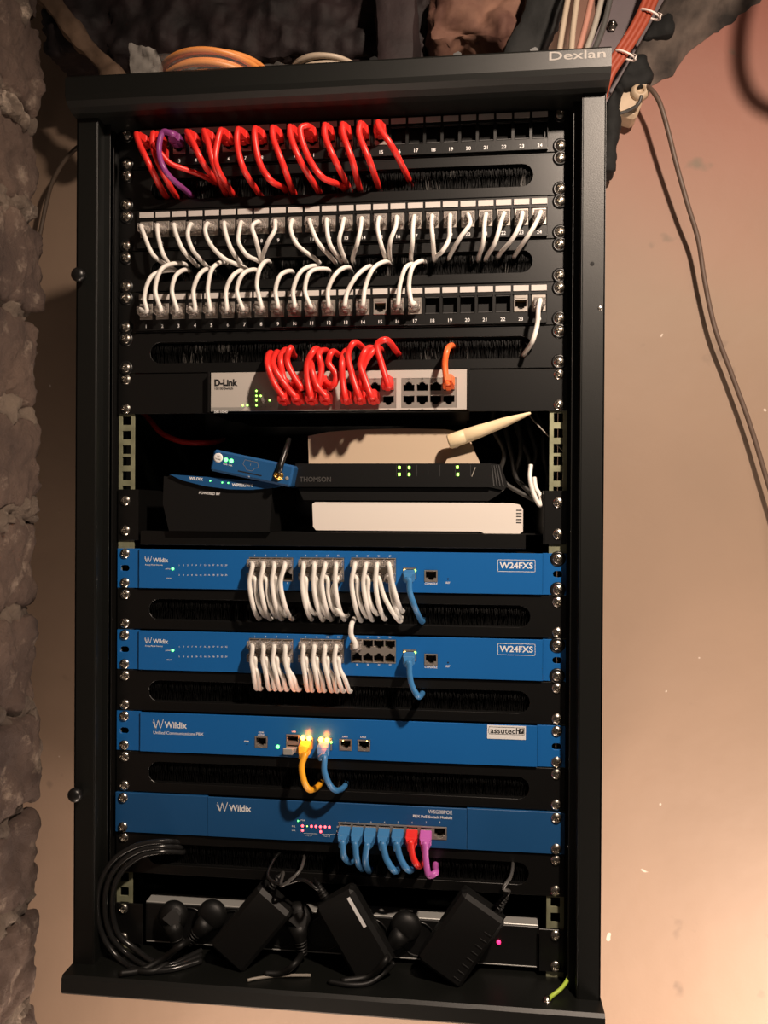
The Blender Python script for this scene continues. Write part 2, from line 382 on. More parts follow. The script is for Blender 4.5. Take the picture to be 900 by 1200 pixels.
# ------------------------------------------------------------------ rack cabinet
HW = 273.0; YF = -35.0; YC = -58.0; YBK = 372.0
zc_top = (at(76, 88, YC).z + at(712, 53, YC).z) / 2
zc_low = (at(76, 110, YC).z + at(712, 79, YC).z) / 2
zb_top = (at(72, 1146, YC).z + at(700, 1187, YC).z) / 2
zb_low = zb_top - (zc_top - zc_low)
print('cabinet z', zc_top, zc_low, zb_top, zb_low)
cab = thing('rack_cabinet', 'tall black open-fronted rack cabinet fixed to the plaster wall, full of network gear', 'rack cabinet', (0, YBK, zb_low))
cl = (0, -YBK, -zb_low)
def cpart(mb, name): return mb.build(name, cab, cl)
# caps: profile in y-z swept along x
mb = MB()
r = 15
prof = [(YC + 3, zc_top), (YC, zc_top - 3), (YC, zc_low)] + [(YC + (YF - YC) * (1 - math.cos(a)), zc_low - 13 * math.sin(a)) for a in (.4, .8, 1.2, math.pi / 2)] + [(YF + 40, zc_low - 13), (YF + 40, zc_low + 2), (YBK, zc_low + 2), (YBK, zc_top)]
mb.prism(prof, -HW - 1, HW + 1, K_POW, 'x'); cpart(mb, 'top_cap')
mb = MB()
prof = [(YC + 3, zb_low), (YC, zb_low + 3), (YC, zb_top - 3), (YC + 3, zb_top), (YBK, zb_top), (YBK, zb_low)]
mb.prism(prof, -HW - 1, HW + 1, K_POW, 'x'); cpart(mb, 'bottom_cap')
zs0, zs1 = zb_top - 1, zc_low + 2
for sg in (-1, 1):
    mb = MB()
    a, b = sorted((sg * HW, sg * (HW - 1.5))); mb.box(a, b, YF, YBK, zs0, zs1, K_POW)
    a, b = sorted((sg * HW, sg * (HW - 22))); mb.box(a, b, YF, YF + 1.5, zs0, zs1, K_POW, .4)
    a, b = sorted((sg * (HW - 22), sg * (HW - 23.2))); mb.box(a, b, YF, YF + 16, zs0, zs1, K_POW, .3)
    a, b = sorted((sg * (HW - 22), sg * (HW - 30))); mb.box(a, b, YF + 15, YF + 16.5, zs0, zs1, K_POW, .3)
    cpart(mb, 'side_panel')
    mb = MB()   # vertical extrusion between flange and rail, with punched dimples
    a, b = sorted((sg * (HW - 28), sg * (HW - 12))); mb.box(a, b, YF + 18, YF + 20, zs0, zs1, K_PAN, .4)
    a, b = sorted((sg * 246, sg * 247.2)); mb.box(a, b, -6, 40, zs0, zs1, K_PAN, .3)
    cpart(mb, 'door_channel')
mb = MB(); mb.box(-HW + 2, HW - 2, YBK - 2, YBK, zs0, zs1, K_MAT); cpart(mb, 'back_panel')
# square-holed rails
BT = -456.8                       # top of the lower block of units
hole_z = []
for t0, n in ((U, 8), ):
    pass
def unit_holes(top): return [top - 6.35, top - 22.225, top - 38.1]
zz = []
for k in range(-1, 10): zz += unit_holes(-k * U)
for k in range(0, 10): zz += unit_holes(BT - k * U)
zz = sorted(set(round(z, 2) for z in zz), reverse=True)
zk = []
for z in zz:
    if not zk or zk[-1] - z > 11.5: zk.append(z)
for sg in (-1, 1):
    mb = MB(); xc = sg * 232.6
    x0, x1 = sorted((sg * 223.5, sg * 241.5))
    zr0, zr1 = zs0, min(zs1, 60); hz = [z for z in zk if z < U and z > zs0 + 10]
    mb.box(x0, xc - 4.8, .3, 2.3, zr0, zr1, M_RAIL, .15); mb.box(xc + 4.8, x1, .3, 2.3, zr0, zr1, M_RAIL, .15)
    ed = [zr1] + [e for z in hz for e in (z + 4.8, z - 4.8)] + [zr0]
    for e0, e1 in zip(ed[0::2], ed[1::2]):
        if e0 - e1 > .3: mb.box(xc - 4.9, xc + 4.9, .3, 2.2, e1, e0, M_RAIL)
    a, b = sorted((sg * 241.5, sg * 246)); mb.box(a, b, 1.0, 30, zs0, min(zs1, 60), K_PAN)
    cpart(mb, 'mounting_rail')
# knobs of the missing door on the left flange, screws on the right flange
for px, py in ((97, 325), (93, 928)):
    p = at(px, py, YF); mb = MB()
    T = Matrix.Translation(p) @ Matrix.Rotation(math.pi / 2, 4, 'X')
    mb.lathe([(4, -1), (4, 5), (7.5, 7), (7.5, 11), (5.5, 13.5), (2, 14.5), (.2, 14.6)], K_PLA, T, 20)
    cpart(mb, 'door_knob')
for px, py in ((694, 309), (703, 361)):
    p = at(px, py, YF); mb = MB(); mb.disc(p.x, p.z, 2.0, YF, K_DRK if py < 330 else M_SCR, .5); cpart(mb, 'flange_rivet')
mb = MB(); p = at(673, 65, YC); T = Matrix.Translation((0, 0, 0))
mb.text('Dexlan', at(642, 67, YC).x, at(673, 65, YC).z, 11.5, YC - .1, M_SLV, bold=.12, width=53)
cpart(mb, 'emblem')

def rest(a, b, c, r):
    """as at(), but never sinking into the cabinet floor"""
    p = at(a, b, c)
    if p.z < zb_top + r and p.z > zb_low - 60:
        d = p - CAM; p = CAM + d * ((zb_top + r - CAM.z) / d.z)
    return p
# ------------------------------------------------------------------ shared small meshes
def screw_mesh():
    mb = MB(); n, rr = 32, 6; R = 5.6; vs = []; fs = []
    prof = [(0.0, 3.0), (.18, 2.97), (.36, 2.85), (.5, 2.65), (.64, 2.3), (.8, 1.8), (.93, 1.1), (1, .2), (1, -.5)]
    for (q, h) in prof:
        for k in range(n):
            th = 2 * math.pi * k / n; x = R * q * math.cos(th); z = R * q * math.sin(th)
            d = 1.7 if (min(abs(x), abs(z)) < .75 and R * q < 3.4) else 0
            vs.append((x, -(h - d), z))
    for i in range(len(prof) - 1):
        for k in range(n): fs.append((i * n + k, i * n + (k + 1) % n, (i + 1) * n + (k + 1) % n, (i + 1) * n + k))
    mb.add(vs, fs, M_SCR, False)
    T = Matrix.Rotation(math.pi / 2, 4, 'X')
    return mb.mesh('screw')
def washer_mesh():
    mb = MB(); T = Matrix.Rotation(math.pi / 2, 4, 'X')
    mb.lathe([(8.0, 0), (7.9, .6), (6.8, 1.5), (5.4, 1.7), (5.2, .7), (.5, .6)], K_PLA, T, 26)
    return mb.mesh('cup_washer')
SCREW, WASHER = screw_mesh(), washer_mesh()
def screws(parent, X, Zs, Y=-1.8, washer=(True, True), big=1.0):
    for i, sg in enumerate((-1, 1)):
        for z in Zs:
            yy = Y
            wsh = washer[i]
            o = put('screw', SCREW, parent, (sg * 232.6, Y - (1.0 if wsh else 0), z))
            o.rotation_euler = (0, random.uniform(0, 1.5), 0)
            if wsh: put('cup_washer', WASHER, o, (0, 1.0, 0))

# ------------------------------------------------------------------ patch panels
PX0 = -208.2; PDX = 18.24
def port_x(i): return PX0 + (i - 1) * PDX
JZ = -22.5                       # jack centre below the panel top
def jack_mesh():
    mb = MB()
    mb.plate(rect(-7.0, 7.0, -8.5, 8.5), [rj(0, -1.2, 11.6, 9.4)], -6.6, 2, M_JACK, .25)
    mb.box(-6, 6, 1.5, 2.2, -7.5, 7.5, K_DRK)
    for k in range(8): mb.box(-3.6 + k * 1.0, -3.2 + k * 1.0, -4, 1.4, 2.2, 3.0, M_GOLD)
    mb.box(-5, 5, -7.0, -6.6, 5.2, 7.2, M_JACK, .1)
    return mb.mesh('keystone_jack')
JACK = jack_mesh()
m_ = MB(); m_.box(-7.9, 7.9, -7.0, -6.3, -3, 3, M_LAB, .2); LABEL = m_.mesh('label_window')
m_ = MB(); m_.box(-7.2, 7.2, -6.4, -5.9, -8.6, -8.0, M_DGR); m_.box(-7.2, 7.2, -6.4, -5.9, 8.0, 8.6, M_DGR)
m_.box(-7.0, 7.0, 1.5, 2.0, -8.5, 8.5, K_DRK); BLANK = m_.mesh('blank_port')
m_ = MB()
for i in range(1, 25): m_.text(str(i), port_x(i), -38.6, 5.2, -6.05, M_TXT, 'CENTER', bold=.03)
NUMS = m_.mesh('port_numbers')
m_ = MB()
m_.plate(rect(-241.3, 241.3, -43.9, -.4), [], -2, 0, K_PAN, .3)
PLATE = m_.mesh('ear_plate')
m_ = MB()
m_.plate(rect(-219.5, 219.5, -42.6, -1.6), [rect(port_x(i) - 7.4, port_x(i) + 7.4, JZ - 8.8, JZ + 8.8) for i in range(1, 25)], -6, -2.1, K_PAN, .3)
for i in range(1, 25): m_.box(port_x(i) - 8.2, port_x(i) + 8.2, -7.2, -6, JZ + 8.9, JZ + 10.2, K_PAN, .2)
BEZEL = m_.mesh('port_bezel')
def port_body():
    mb = MB(); mb.box(-219, 219, 2.6, 30, -42, -2, K_MAT); return mb.mesh('rear_housing')
HOUS = port_body()
def patch_panel(k, label, jacks):
    t = thing('patch_bay', label, 'patch panel', (0, 0, -k * U), 'patch panels in the upper rack')
    mb = MB()
    mb.plate(rect(-241.3, 241.3, -43.9, -.4), [rect(-216, 216, JZ - 9.5, JZ + 9.5)], -2, 0, K_PAN, .3)
    mb.build('ear_plate', t)
    put('port_bezel', BEZEL, t); put('port_numbers', NUMS, t); put('rear_housing', HOUS, t)
    for i in range(1, 25):
        put('label_window', LABEL, t, (port_x(i), 0, -7.0))
        put('keystone_jack' if i in jacks else 'blank_port', JACK if i in jacks else BLANK, t, (port_x(i), 0, JZ))
    screws(t, 232.6, (-6.35, -38.1))
    return t
patch_panel(0, 'topmost black patch panel holding red cables, its last eight ports empty', set(range(1, 16)))
patch_panel(2, 'middle black patch panel with all twenty-four ports filled by white cables', set(range(1, 25)))
patch_panel(4, 'lowest black patch panel, with white cables rising and five blank ports right of centre', set(range(1, 18)) | {23, 24})

# ------------------------------------------------------------------ brush panels
SLOTX = 205.0
def bristles(seed, pale=.3):
    random.seed(seed); mb = MB()
    for row, (za, zb) in enumerate(((-11.5, -22.5), (-33, -21.5))):
        for k in range(620):
            x = -204 + 408 * k / 620 + random.uniform(-.6, .6); lean = random.uniform(-2.2, 2.2)
            y = 3.4 + random.uniform(-1.2, 1.2); w_ = .28
            clump = noise.noise(Vector((x * .05, seed * 7.1, row))); m = M_BRG if clump > .30 and random.random() < pale else M_BRS
            zend = zb + random.uniform(-1.5, 2.0)
            mb.add([(x - w_, y, za), (x + w_, y, za), (x + lean + w_, y - random.uniform(0, 3), zend), (x + lean - w_, y + .2, zend)], [(0, 1, 2, 3)], m)
            mb.add([(x, y - w_, za), (x, y + w_, za), (x + lean, y + w_, zend), (x + lean, y - w_, zend)], [(0, 1, 2, 3)], m)
    return mb.mesh('brush_bristles')
BR = [bristles(3, .4), bristles(5, .4), bristles(8, .03)]
random.seed(11)
m_ = MB(); m_.plate(rect(-241.3, 241.3, -43.9, -.4), [stadium(-SLOTX, SLOTX, -22.2, 23)], -2, 0, K_PAN, .3)
m_.box(-225, 225, -2.1, 14, -2.4, -1.0, K_PAN); m_.box(-225, 225, -2.1, 14, -43.4, -42, K_PAN)
BPL = m_.mesh('slotted_plate')
m_ = MB(); m_.box(-212, 212, 1, 6, -11.5, -8, K_PLA); m_.box(-212, 212, 1, 6, -37, -33, K_PLA); BHO = m_.mesh('brush_holder')
BLAB = {1: 'black brush panel directly below the topmost patch panel, red cords entering its slot',
        3: 'black brush panel between the two white-cabled patch panels',
        5: 'black brush panel above the pale grey switch, red cords rising into it',
        11: 'black brush panel between the two blue gateways',
        13: 'black brush panel between the lower blue gateway and the blue telephone exchange',
        15: 'black brush panel under the glowing yellow cable of the blue exchange',
        17: 'lowest black brush panel, under the eight-port blue switch module'}
for n_, (k, top) in enumerate(((1, -U), (3, -3 * U), (5, -5 * U), (11, BT - U), (13, BT - 3 * U), (15, BT - 5 * U), (17, BT - 7 * U))):
    t = thing('brush_panel', BLAB[k], 'brush panel', (0, 0, top), 'brush panels in the rack')
    put('slotted_plate', BPL, t); put('brush_holder', BHO, t)
    b_ = put('brush_bristles', BR[n_ % 2 if k < 6 else 2], t); b_['kind'] = 'stuff'
    screws(t, 232.6, (-6.35, -38.1), washer=(k < 6, k < 6))
def slot_z(top): return (top - 32.0, top - 12.5)

# ------------------------------------------------------------------ cables
WORD = 'zero one two three four five six seven eight nine ten eleven twelve thirteen fourteen fifteen sixteen seventeen eighteen nineteen twenty twenty-one twenty-two twenty-three twenty-four'.split()
def plug_mesh(m, boot=None, big=False):
    mb = MB()
    mb.box(-5.8, 5.8, -11.5, 0, -4.0, 4.0, m, .5)
    mb.box(-3, 3, -11, -2, -6.0, -4.4, m, .3)          # latch
    if boot is None:
        mb.box(-3.4, 3.4, -11, -3, -1.6, 1.6, M_WHT, .3)   # sheath inside the clear body
        for k in range(8): mb.box(-3.6 + k, -3.2 + k, -8, -5, 4.0, 4.2, M_GOLD)
    return mb.mesh('plug')
PLUG = {None: plug_mesh(M_CLR)}
m_ = MB(); m_.box(-5.8, 5.8, -2.5, 0, -4.0, 4.0, M_CLR, .5); PLUG['short'] = m_.mesh('plug')
def boot_mesh(m):
    mb = MB()
    mb.box(-6.1, 6.1, -15, -1.2, -4.6, 4.6, m, .8)
    mb.box(-2.6, 2.6, -13, -3, -6.4, -4.4, m, .5)
    mb.add([(x, y, z) for (y, a, b) in ((-15, 5.2, 4.2), (-24, 3.3, 3.3)) for x, z in ((-a, -b), (a, -b), (a, b), (-a, b))],
           [(0, 1, 5, 4), (1, 2, 6, 5), (2, 3, 7, 6), (3, 0, 4, 7), (4, 5, 6, 7)], m)
    for k in range(3): mb.box(-4.6 + k * .5, 4.6 - k * .5, -17.6 - k * 2.2, -16.6 - k * 2.2, -4 + k * .3, 4 - k * .3, m, .2)
    return mb.mesh('boot')
BOOT = {}
def cable(start, via, label, cordm, group, slot=None, r=2.6, boot=False, Ym=-30, Ye=-6, tilt=0, outY=None, name='patch_cable', pin=14, end_back=True, short=False):
    """start: jack opening (x, y, z); via: photograph pixels, the last where the cord slips out of sight"""
    st = Vector(start)
    t = thing(name, label, 'cable', st, group)
    put('plug', PLUG['short' if boot else None], t, (0, 0, 0))
    ex = -11 if not boot else -23
    if short: ex = -15
    if boot:
        if cordm not in BOOT: BOOT[cordm] = boot_mesh(cordm)
        put('boot', BOOT[cordm], t, (0, 0, 0), (tilt, 0, 0))
    P = [Vector((0, ex + 3, 0)), Vector((0, ex - 3, 0))]
    R_ = Matrix.Rotation(tilt, 3, 'X'); P = [R_ @ p for p in P]
    n = len(via)
    for i, q in enumerate(via):
        last = i == n - 1
        Y = q[2] if len(q) > 2 else (Ye if last else Ym)
        p = at(q[0], q[1], Y)
        if last and slot: p.z = max(slot[0] + 3, min(slot[1] - 3, p.z))
        P.append(p - st)
    if end_back:
        e = P[-1]; d = (P[-1] - P[-2]); P.append(Vector((e.x + d.x * .15, pin - st.y, e.z + d.z * .05)))
        P.append(Vector((e.x + d.x * .2, 35 - st.y, e.z)))
    mb = MB(); mb.tube(spline(P, 7), r, cordm, 10)
    mb.build('cord', t)
    return t
zA = lambda a: (60 + a[0] * .4444, a[1] * .4444)
zC = lambda a: (130 + a[0] * .3, 220 + a[1] * .3)
zD = lambda a: (400 + a[0] * .311, 220 + a[1] * .311)
zE = lambda a: (130 + a[0] * .3, 380 + a[1] * .3)
zF = lambda a: (400 + a[0] * .311, 380 + a[1] * .311)
JY = -6.6
# top patch panel: red cables and one purple
red1 = {1: [(232, 378), (262, 440), (297, 510)], 2: [(268, 385), (290, 445), (325, 515)],
        4: [(372, 372), (395, 420), (430, 472)], 5: [(412, 370), (428, 430), (455, 500)],
        6: [(438, 378), (434, 430), (472, 502)], 7: [(490, 375), (505, 440), (542, 503)],
        8: [(536, 352), (550, 430), (578, 475), (612, 495)], 9: [(585, 362), (610, 430), (635, 500)],
        10: [(632, 360), (655, 420), (700, 497)], 11: [(658, 338), (672, 400), (712, 465), (765, 490)],
        12: [(722, 358), (745, 415), (777, 480)], 13: [(770, 352), (793, 420), (810, 486)],
        14: [(812, 352), (838, 420), (860, 482)], 15: [(865, 338), (895, 380), (938, 462)]}
G = 'red patch cables of the topmost patch panel'
for i, v in red1.items():
    z = JZ + (6 if i not in (3,) else 0)
    lab = f'red patch cable plugged into port {WORD[i]} of the topmost patch panel'
    if i == 1: lab = 'leftmost red patch cable of the topmost patch panel'
    if i == 15: lab = 'rightmost red patch cable of the topmost patch panel, beside the empty ports'
    cable((port_x(i), JY, JZ + 2), [zA(q) for q in v], lab, M_RED, G, slot_z(-U), r=3.2, boot=True, Ym=-36)
cable((port_x(2) + 4, -14, JZ - 13), [(199, 191, -34), (213, 197, -28), (230, 203, -18), (246, 210)], 'short red cable with ribbed boot lying to the right behind the purple cord', M_RED, G, slot_z(-U), r=2.7, boot=True, Ym=-24, tilt=0)
cable((port_x(3), JY, JZ + 2), [zA(q) for q in [(322, 355), (296, 348), (284, 395), (300, 450), (362, 513)]], 'purple patch cable looping over the red ones at the top left', M_PUR, G.replace('red', 'purple'), slot_z(-U), r=3.0, boot=True, Ym=-44)
# middle panel
up = {1: [(130, 185), (165, 262), (224, 308)], 2: [(185, 190), (205, 262), (240, 312)], 3: [(256, 185), (280, 240), (325, 290)],
      4: [(300, 182), (318, 240), (360, 292)], 5: [(368, 165), (385, 215), (440, 275), (520, 312)], 6: [(448, 178), (470, 240), (503, 290)],
      7: [(502, 165), (498, 210), (530, 262), (577, 275)], 8: [(552, 150), (565, 200), (590, 290)], 9: [(640, 165), (615, 210), (588, 283)],
      10: [(702, 160), (725, 220), (800, 275)], 11: [(783, 155), (810, 215), (865, 272)], 12: [(843, 155), (855, 220), (892, 272)]}
up2 = {13: [(3, 150), (-8, 200), (12, 265)], 14: [(73, 150), (60, 210), (43, 262)], 15: [(137, 150), (150, 215), (167, 265)], 16: [(205, 145), (185, 200), (182, 260)],
       17: [(270, 145), (268, 205), (262, 262)], 18: [(340, 140), (345, 200), (350, 262)], 19: [(408, 140), (405, 195), (380, 240), (358, 258)], 20: [(485, 135), (450, 185), (410, 235)],
       21: [(540, 130), (535, 200), (518, 262)], 22: [(603, 125), (580, 205), (548, 260)], 23: [(675, 130), (650, 185), (597, 235)], 24: [(735, 130), (705, 180), (658, 222)]}
G = 'white patch cables of the middle patch panel'
for src, fn in ((up, zC), (up2, zD)):
    for i, v in src.items():
        lab = {1: 'leftmost white patch cable hanging from the middle patch panel', 24: 'rightmost white patch cable hanging from the middle patch panel'}.get(i, f'white patch cable hanging from port {WORD[i]} of the middle patch panel')
        cable((port_x(i), JY, -2 * U + JZ - 1), [fn(q) for q in v], lab, M_WHT, G, slot_z(-3 * U), r=2.3, Ym=-25)
dn = {1: [(140, 482), (130, 430), (160, 345), (240, 322)], 2: [(195, 478), (173, 400), (200, 315), (275, 287)], 3: [(258, 478), (238, 400), (253, 345), (293, 320)],
      4: [(328, 478), (322, 400), (345, 340), (385, 315)], 5: [(387, 478), (378, 400), (395, 318), (438, 287)], 6: [(452, 478), (450, 400), (475, 345), (520, 320)],
      7: [(515, 475), (492, 400), (515, 338), (562, 320)], 8: [(588, 472), (570, 380), (580, 320), (610, 285)], 9: [(652, 468), (643, 400), (660, 345), (702, 325)],
      10: [(717, 465), (712, 400), (740, 330), (797, 305)], 11: [(780, 465), (758, 400), (778, 330), (842, 318)], 12: [(850, 465), (848, 400), (880, 335), (925, 310)]}
dn2 = {13: [(12, 445), (22, 395), (60, 330), (110, 295)], 14: [(80, 445), (90, 375), (120, 305), (172, 278)], 16: [(212, 440), (220, 370), (240, 305), (270, 288)], 17: [(268, 440), (255, 370), (268, 300), (308, 275)]}
G = 'white patch cables of the lowest patch panel'
for src, fn in ((dn, zC), (dn2, zD)):
    for i, v in src.items():
        lab = {1: 'leftmost white patch cable rising from the lowest patch panel', 17: 'last white cable rising from the lowest patch panel, beside the blank ports'}.get(i, f'white patch cable rising from port {WORD[i]} of the lowest patch panel')
        cable((port_x(i), JY, -4 * U + JZ - 1), [fn(q) for q in v], lab, M_WHT, G, slot_z(-3 * U), r=2.3, Ym=-25)
cable((port_x(24), JY, -4 * U + JZ - 1), [(631, 362), (629.6, 380), (624, 400), (615, 420)], 'single white cable dropping from port twenty-four of the lowest patch panel', M_WHT, G, slot_z(-5 * U), r=2.4, Ym=-25)

# ------------------------------------------------------------------ pale grey switch on its black bracket
def rel(px, py, Y, top): p = at(px, py, Y); return p.x, p.z - top
def led(parent, px, py, Y, top, m, r=1.1, name='indicator_light'):
    x, z = rel(px, py, Y, top); mb = MB(); mb.disc(x, z, r, Y, m, .5, 10); return mb.build(name, parent)
T6 = -6 * U
t = thing('rack_bracket', 'black one-unit mounting bracket around the pale grey switch', 'mounting bracket', (0, 0, T6))
YS = -10
sx0 = at(247, 462, YS).x; sx1 = at(547, 460, YS).x
mb = MB(); mb.plate(rect(-241.3, 241.3, -43.9, -.4), [rect(sx0 - 1.0, sx1 + 1.0, -43, -1)], -2.2, 0, K_PAN, .3)
mb.box(sx0 - 3, sx0 - 1, -12, 80, -43.5, -.6, K_PAN, .3); mb.box(sx1 + 1, sx1 + 3, -12, 80, -43.5, -.6, K_PAN, .3)
mb.box(sx0 - 3, sx1 + 3, -2, 80, -44.3, -43.3, K_PAN); mb.build('bracket_plate', t)
screws(t, 232.6, (-6.35, -38.1), washer=(False, False))
sw = thing('network_switch', 'pale grey twenty-four-port network switch full of red cables', 'network switch', (0, 0, T6))
gcols = [[335, 351, 367.3, 383.5], [407.5, 423.3, 439, 455], [479, 494.8, 510.5, 526]]
ry = (453.5, 469)
mb = MB(); holes = []; sock = []
for g in gcols:
    a, _ = rel(g[0] - 9, 461, YS, T6); b, _ = rel(g[-1] + 9, 461, YS, T6)
    zc = rel(g[1], 461, YS, T6)[1]
    zc = rel(455, 461, YS, T6)[1]
    holes.append(rect(a, b, zc - 15.5, zc + 15.5)); sock.append((a, b, zc, g))
mb.plate(rect(sx0, sx1, -42.8, -1.4), holes, YS, YS + 2, M_DLK, .3)
mb.prism([(sx0 + .3, -42.6), (sx0 + 33, -42.6), (sx0 + 38, -38.5), (sx0 + .3, -38.5)], YS - .2, YS, M_DLD)
mb.build('front_plate', sw)
mb = MB(); mb.box(sx0 + .5, sx1 - .5, YS + 14, 150, -42.5, -1.6, M_DGR); mb.build('chassis', sw)
SWP = {}
for bi, (a, b, zc, g) in enumerate(sock):
    mb = MB(); op = []
    for c in g:
        x = rel(c, 461, YS, T6)[0]
        for ri, dz in enumerate((7.2, -7.2)):
            op.append(rj(x, zc + dz, 11.4, 9.5, up=(ri == 0))); SWP[(bi * 4 + g.index(c) + 1, ri)] = (x, YS, T6 + zc + dz)
    mb.plate(rect(a, b, zc - 15.5, zc + 15.5), op, YS + .6, YS + 12, M_JACK, .1)
    mb.box(a, b, YS + 12, YS + 13, zc - 15, zc + 15, K_DRK); mb.build('port_block', sw)
mb = MB()
x, z = rel(251, 449, YS, T6); mb.text('D-Link', x, z, 9.5, YS - .1, M_BLK, bold=.42, width=25.5)
x, z = rel(251, 455.5, YS, T6); mb.text('10/100 Switch', x, z, 3.6, YS - .1, M_BLK, bold=.06, width=20)
x, z = rel(251, 484, YS, T6); mb.text('DES-1024D', x, z + 1, 3.2, YS - .3, M_TXT, bold=.05)
for bi, g in enumerate(gcols):
    for ci, c in enumerate(g):
        n = bi * 8 + ci * 2 + 1
        x, z = rel(c, 444, YS, T6); mb.text(str(n), x, z, 2.4, YS - .1, M_BLK, 'CENTER')
        x, z = rel(c, 480, YS, T6); mb.text(str(n + 1), x, z, 2.4, YS - .1, M_BLK, 'CENTER')
for k in range(6):
    for j in range(4):
        x, z = rel(290 + k * 5.4, 461 + j * 5.2, YS, T6); mb.text('x', x, z, 1.8, YS - .1, M_DGR, 'CENTER')
mb.build('printed_text', sw)
for px, py in ((300.5, 458), (300.5, 463.8), (305.5, 463.8), (300.5, 469), (316, 469), (300.5, 475), (290, 475), (284.5, 475)):
    led(sw, px, py, YS, T6, M_LIM, 1.0)
G = 'red patch cables of the pale grey switch'
S5 = slot_z(-5 * U)
dl = [((1, 1), [(675, 285), (640, 235), (612, 160), (622, 112)], zE, 'first of the bottom row'),
      ((2, 1), [(722, 285), (680, 235), (638, 170), (648, 110)], zE, 'second of the bottom row'),
      ((1, 0), [(683, 240), (672, 200), (662, 140), (682, 100)], zE, 'first of the top row'),
      ((2, 0), [(745, 250), (712, 200), (688, 140), (700, 95), (712, 118)], zE, 'second of the top row'),
      ((3, 1), [(780, 282), (768, 215), (768, 150), (790, 105), (812, 100)], zE, 'third of the bottom row'),
      ((4, 1), [(842, 285), (805, 240), (785, 180), (792, 120)], zE, 'fourth of the bottom row'),
      ((3, 0), [(806, 250), (822, 170), (812, 120), (838, 102)], zE, 'third of the top row'),
      ((4, 0), [(868, 240), (880, 200), (850, 150), (860, 112), (888, 118)], zE, 'fourth of the top row'),
      ((5, 1), [(15, 280), (5, 210), (3, 140), (18, 100)], zF, 'fifth of the bottom row'),
      ((6, 1), [(68, 275), (40, 190), (26, 110), (45, 72), (88, 95)], zF, 'sixth of the bottom row'),
      ((7, 1), [(115, 275), (90, 210), (72, 150), (90, 100), (125, 92)], zF, 'seventh of the bottom row'),
      ((6, 0), [(75, 230), (82, 160), (120, 100), (145, 92)], zF, 'sixth of the top row'),
      ((8, 0), [(178, 235), (152, 150), (136, 75), (165, 58), (207, 102)], zF, 'eighth of the top row')]
for key, via, fn, where in dl:
    cable(SWP[key], [fn(q) for q in via], f'red patch cable in the pale grey switch, {where}', M_RED, G, S5, r=3.3, boot=True, short=True, Ym=-40 if key[1] else -36, tilt=-.22)
cable(SWP[(12, 0)], [zF(q) for q in [(400, 225), (390, 150), (398, 100), (416, 80)]], 'lone orange patch cable at the right end of the pale grey switch', M_ORG, 'orange patch cable', S5, r=3.1, boot=True, short=True, tilt=-.22)

# ------------------------------------------------------------------ shelf with its devices
ZS = at(400, 624, 0).z
sh = thing('rack_shelf', 'black cantilever shelf carrying the routers, screwed to both rails', 'shelf', (0, 0, ZS))
xr = at(616, 628, -3).x
mb = MB(); mb.box(-214, xr, -4, 300, -1.5, 0, K_PAN, .3); mb.box(-214, xr, -5, -3.5, -15, 0, K_PAN, .3)
mb.box(xr, 218, 14, 300, -1.5, 0, K_PAN, .3); mb.build('tray', sh)
for sg in (-1, 1):
    mb = MB(); a, b = sorted((sg * 219, sg * 241)); z0 = at(650, 638, 0).z - ZS; z1 = at(650, 575, 0).z - ZS
    mb.plate(rect(a, b, z0, z1), [], -2, 0, K_PAN, .3)
    a, b = sorted((sg * 217.5, sg * 219)); mb.prism([(-2, z0), (-2, z1), (60, z1), (290, -1), (290, -14), (60, z0)], a, b, K_PAN, 'x')
    br = mb.build('side_bracket', sh)
    for py in (588, 625):
        z = at(651, py + 1, -2).z - ZS; o = put('screw', SCREW, br, (sg * 232.6, -2, z))
# white router
def dev(name, label, cat, z, Y=0): return thing(name, label, cat, (0, Y, z))
YR = 2.0
x0, zt = at(366, 592, YR).x, at(490, 589, YR).z; x1 = at(613, 592, YR).x
wr = dev('router', 'flat white router lying on the rack shelf, lowest of the stack', 'router', ZS)
h = zt - ZS
mb = MB(); pr = [(x0 + 4, 2.2), (x1 - 45, 2.2), (x1 - 40, .3), (x1 - 3, .3), (x1, 3), (x1, h - 6), (x1 - 4, h - 1.5), (x1 - 12, h), (x0 + 3, h), (x0, h - 2), (x0 + 1, 6)]
mb.prism(pr, YR, YR + 170, M_ROU)
mb.build('housing', wr)
mb = MB(); mb.box(x0 + 6, x1 - 46, YR + 1, YR + 168, .1, 2.3, K_PLA); mb.build('base', wr)
mb = MB()
for k in range(14): mb.box(x1 - 122 + k * 6, x1 - 118.5 + k * 6, YR + .5, YR + 60, h - .3, h + .5, M_DGR)
for k in range(5): mb.box(x1 - 7, x1 - 1.5, YR - .2, YR + .5, h * .35 + k * 3.2, h * .35 + k * 3.2 + 1.2, M_DGR, T=None)
mb.build('vent', wr)
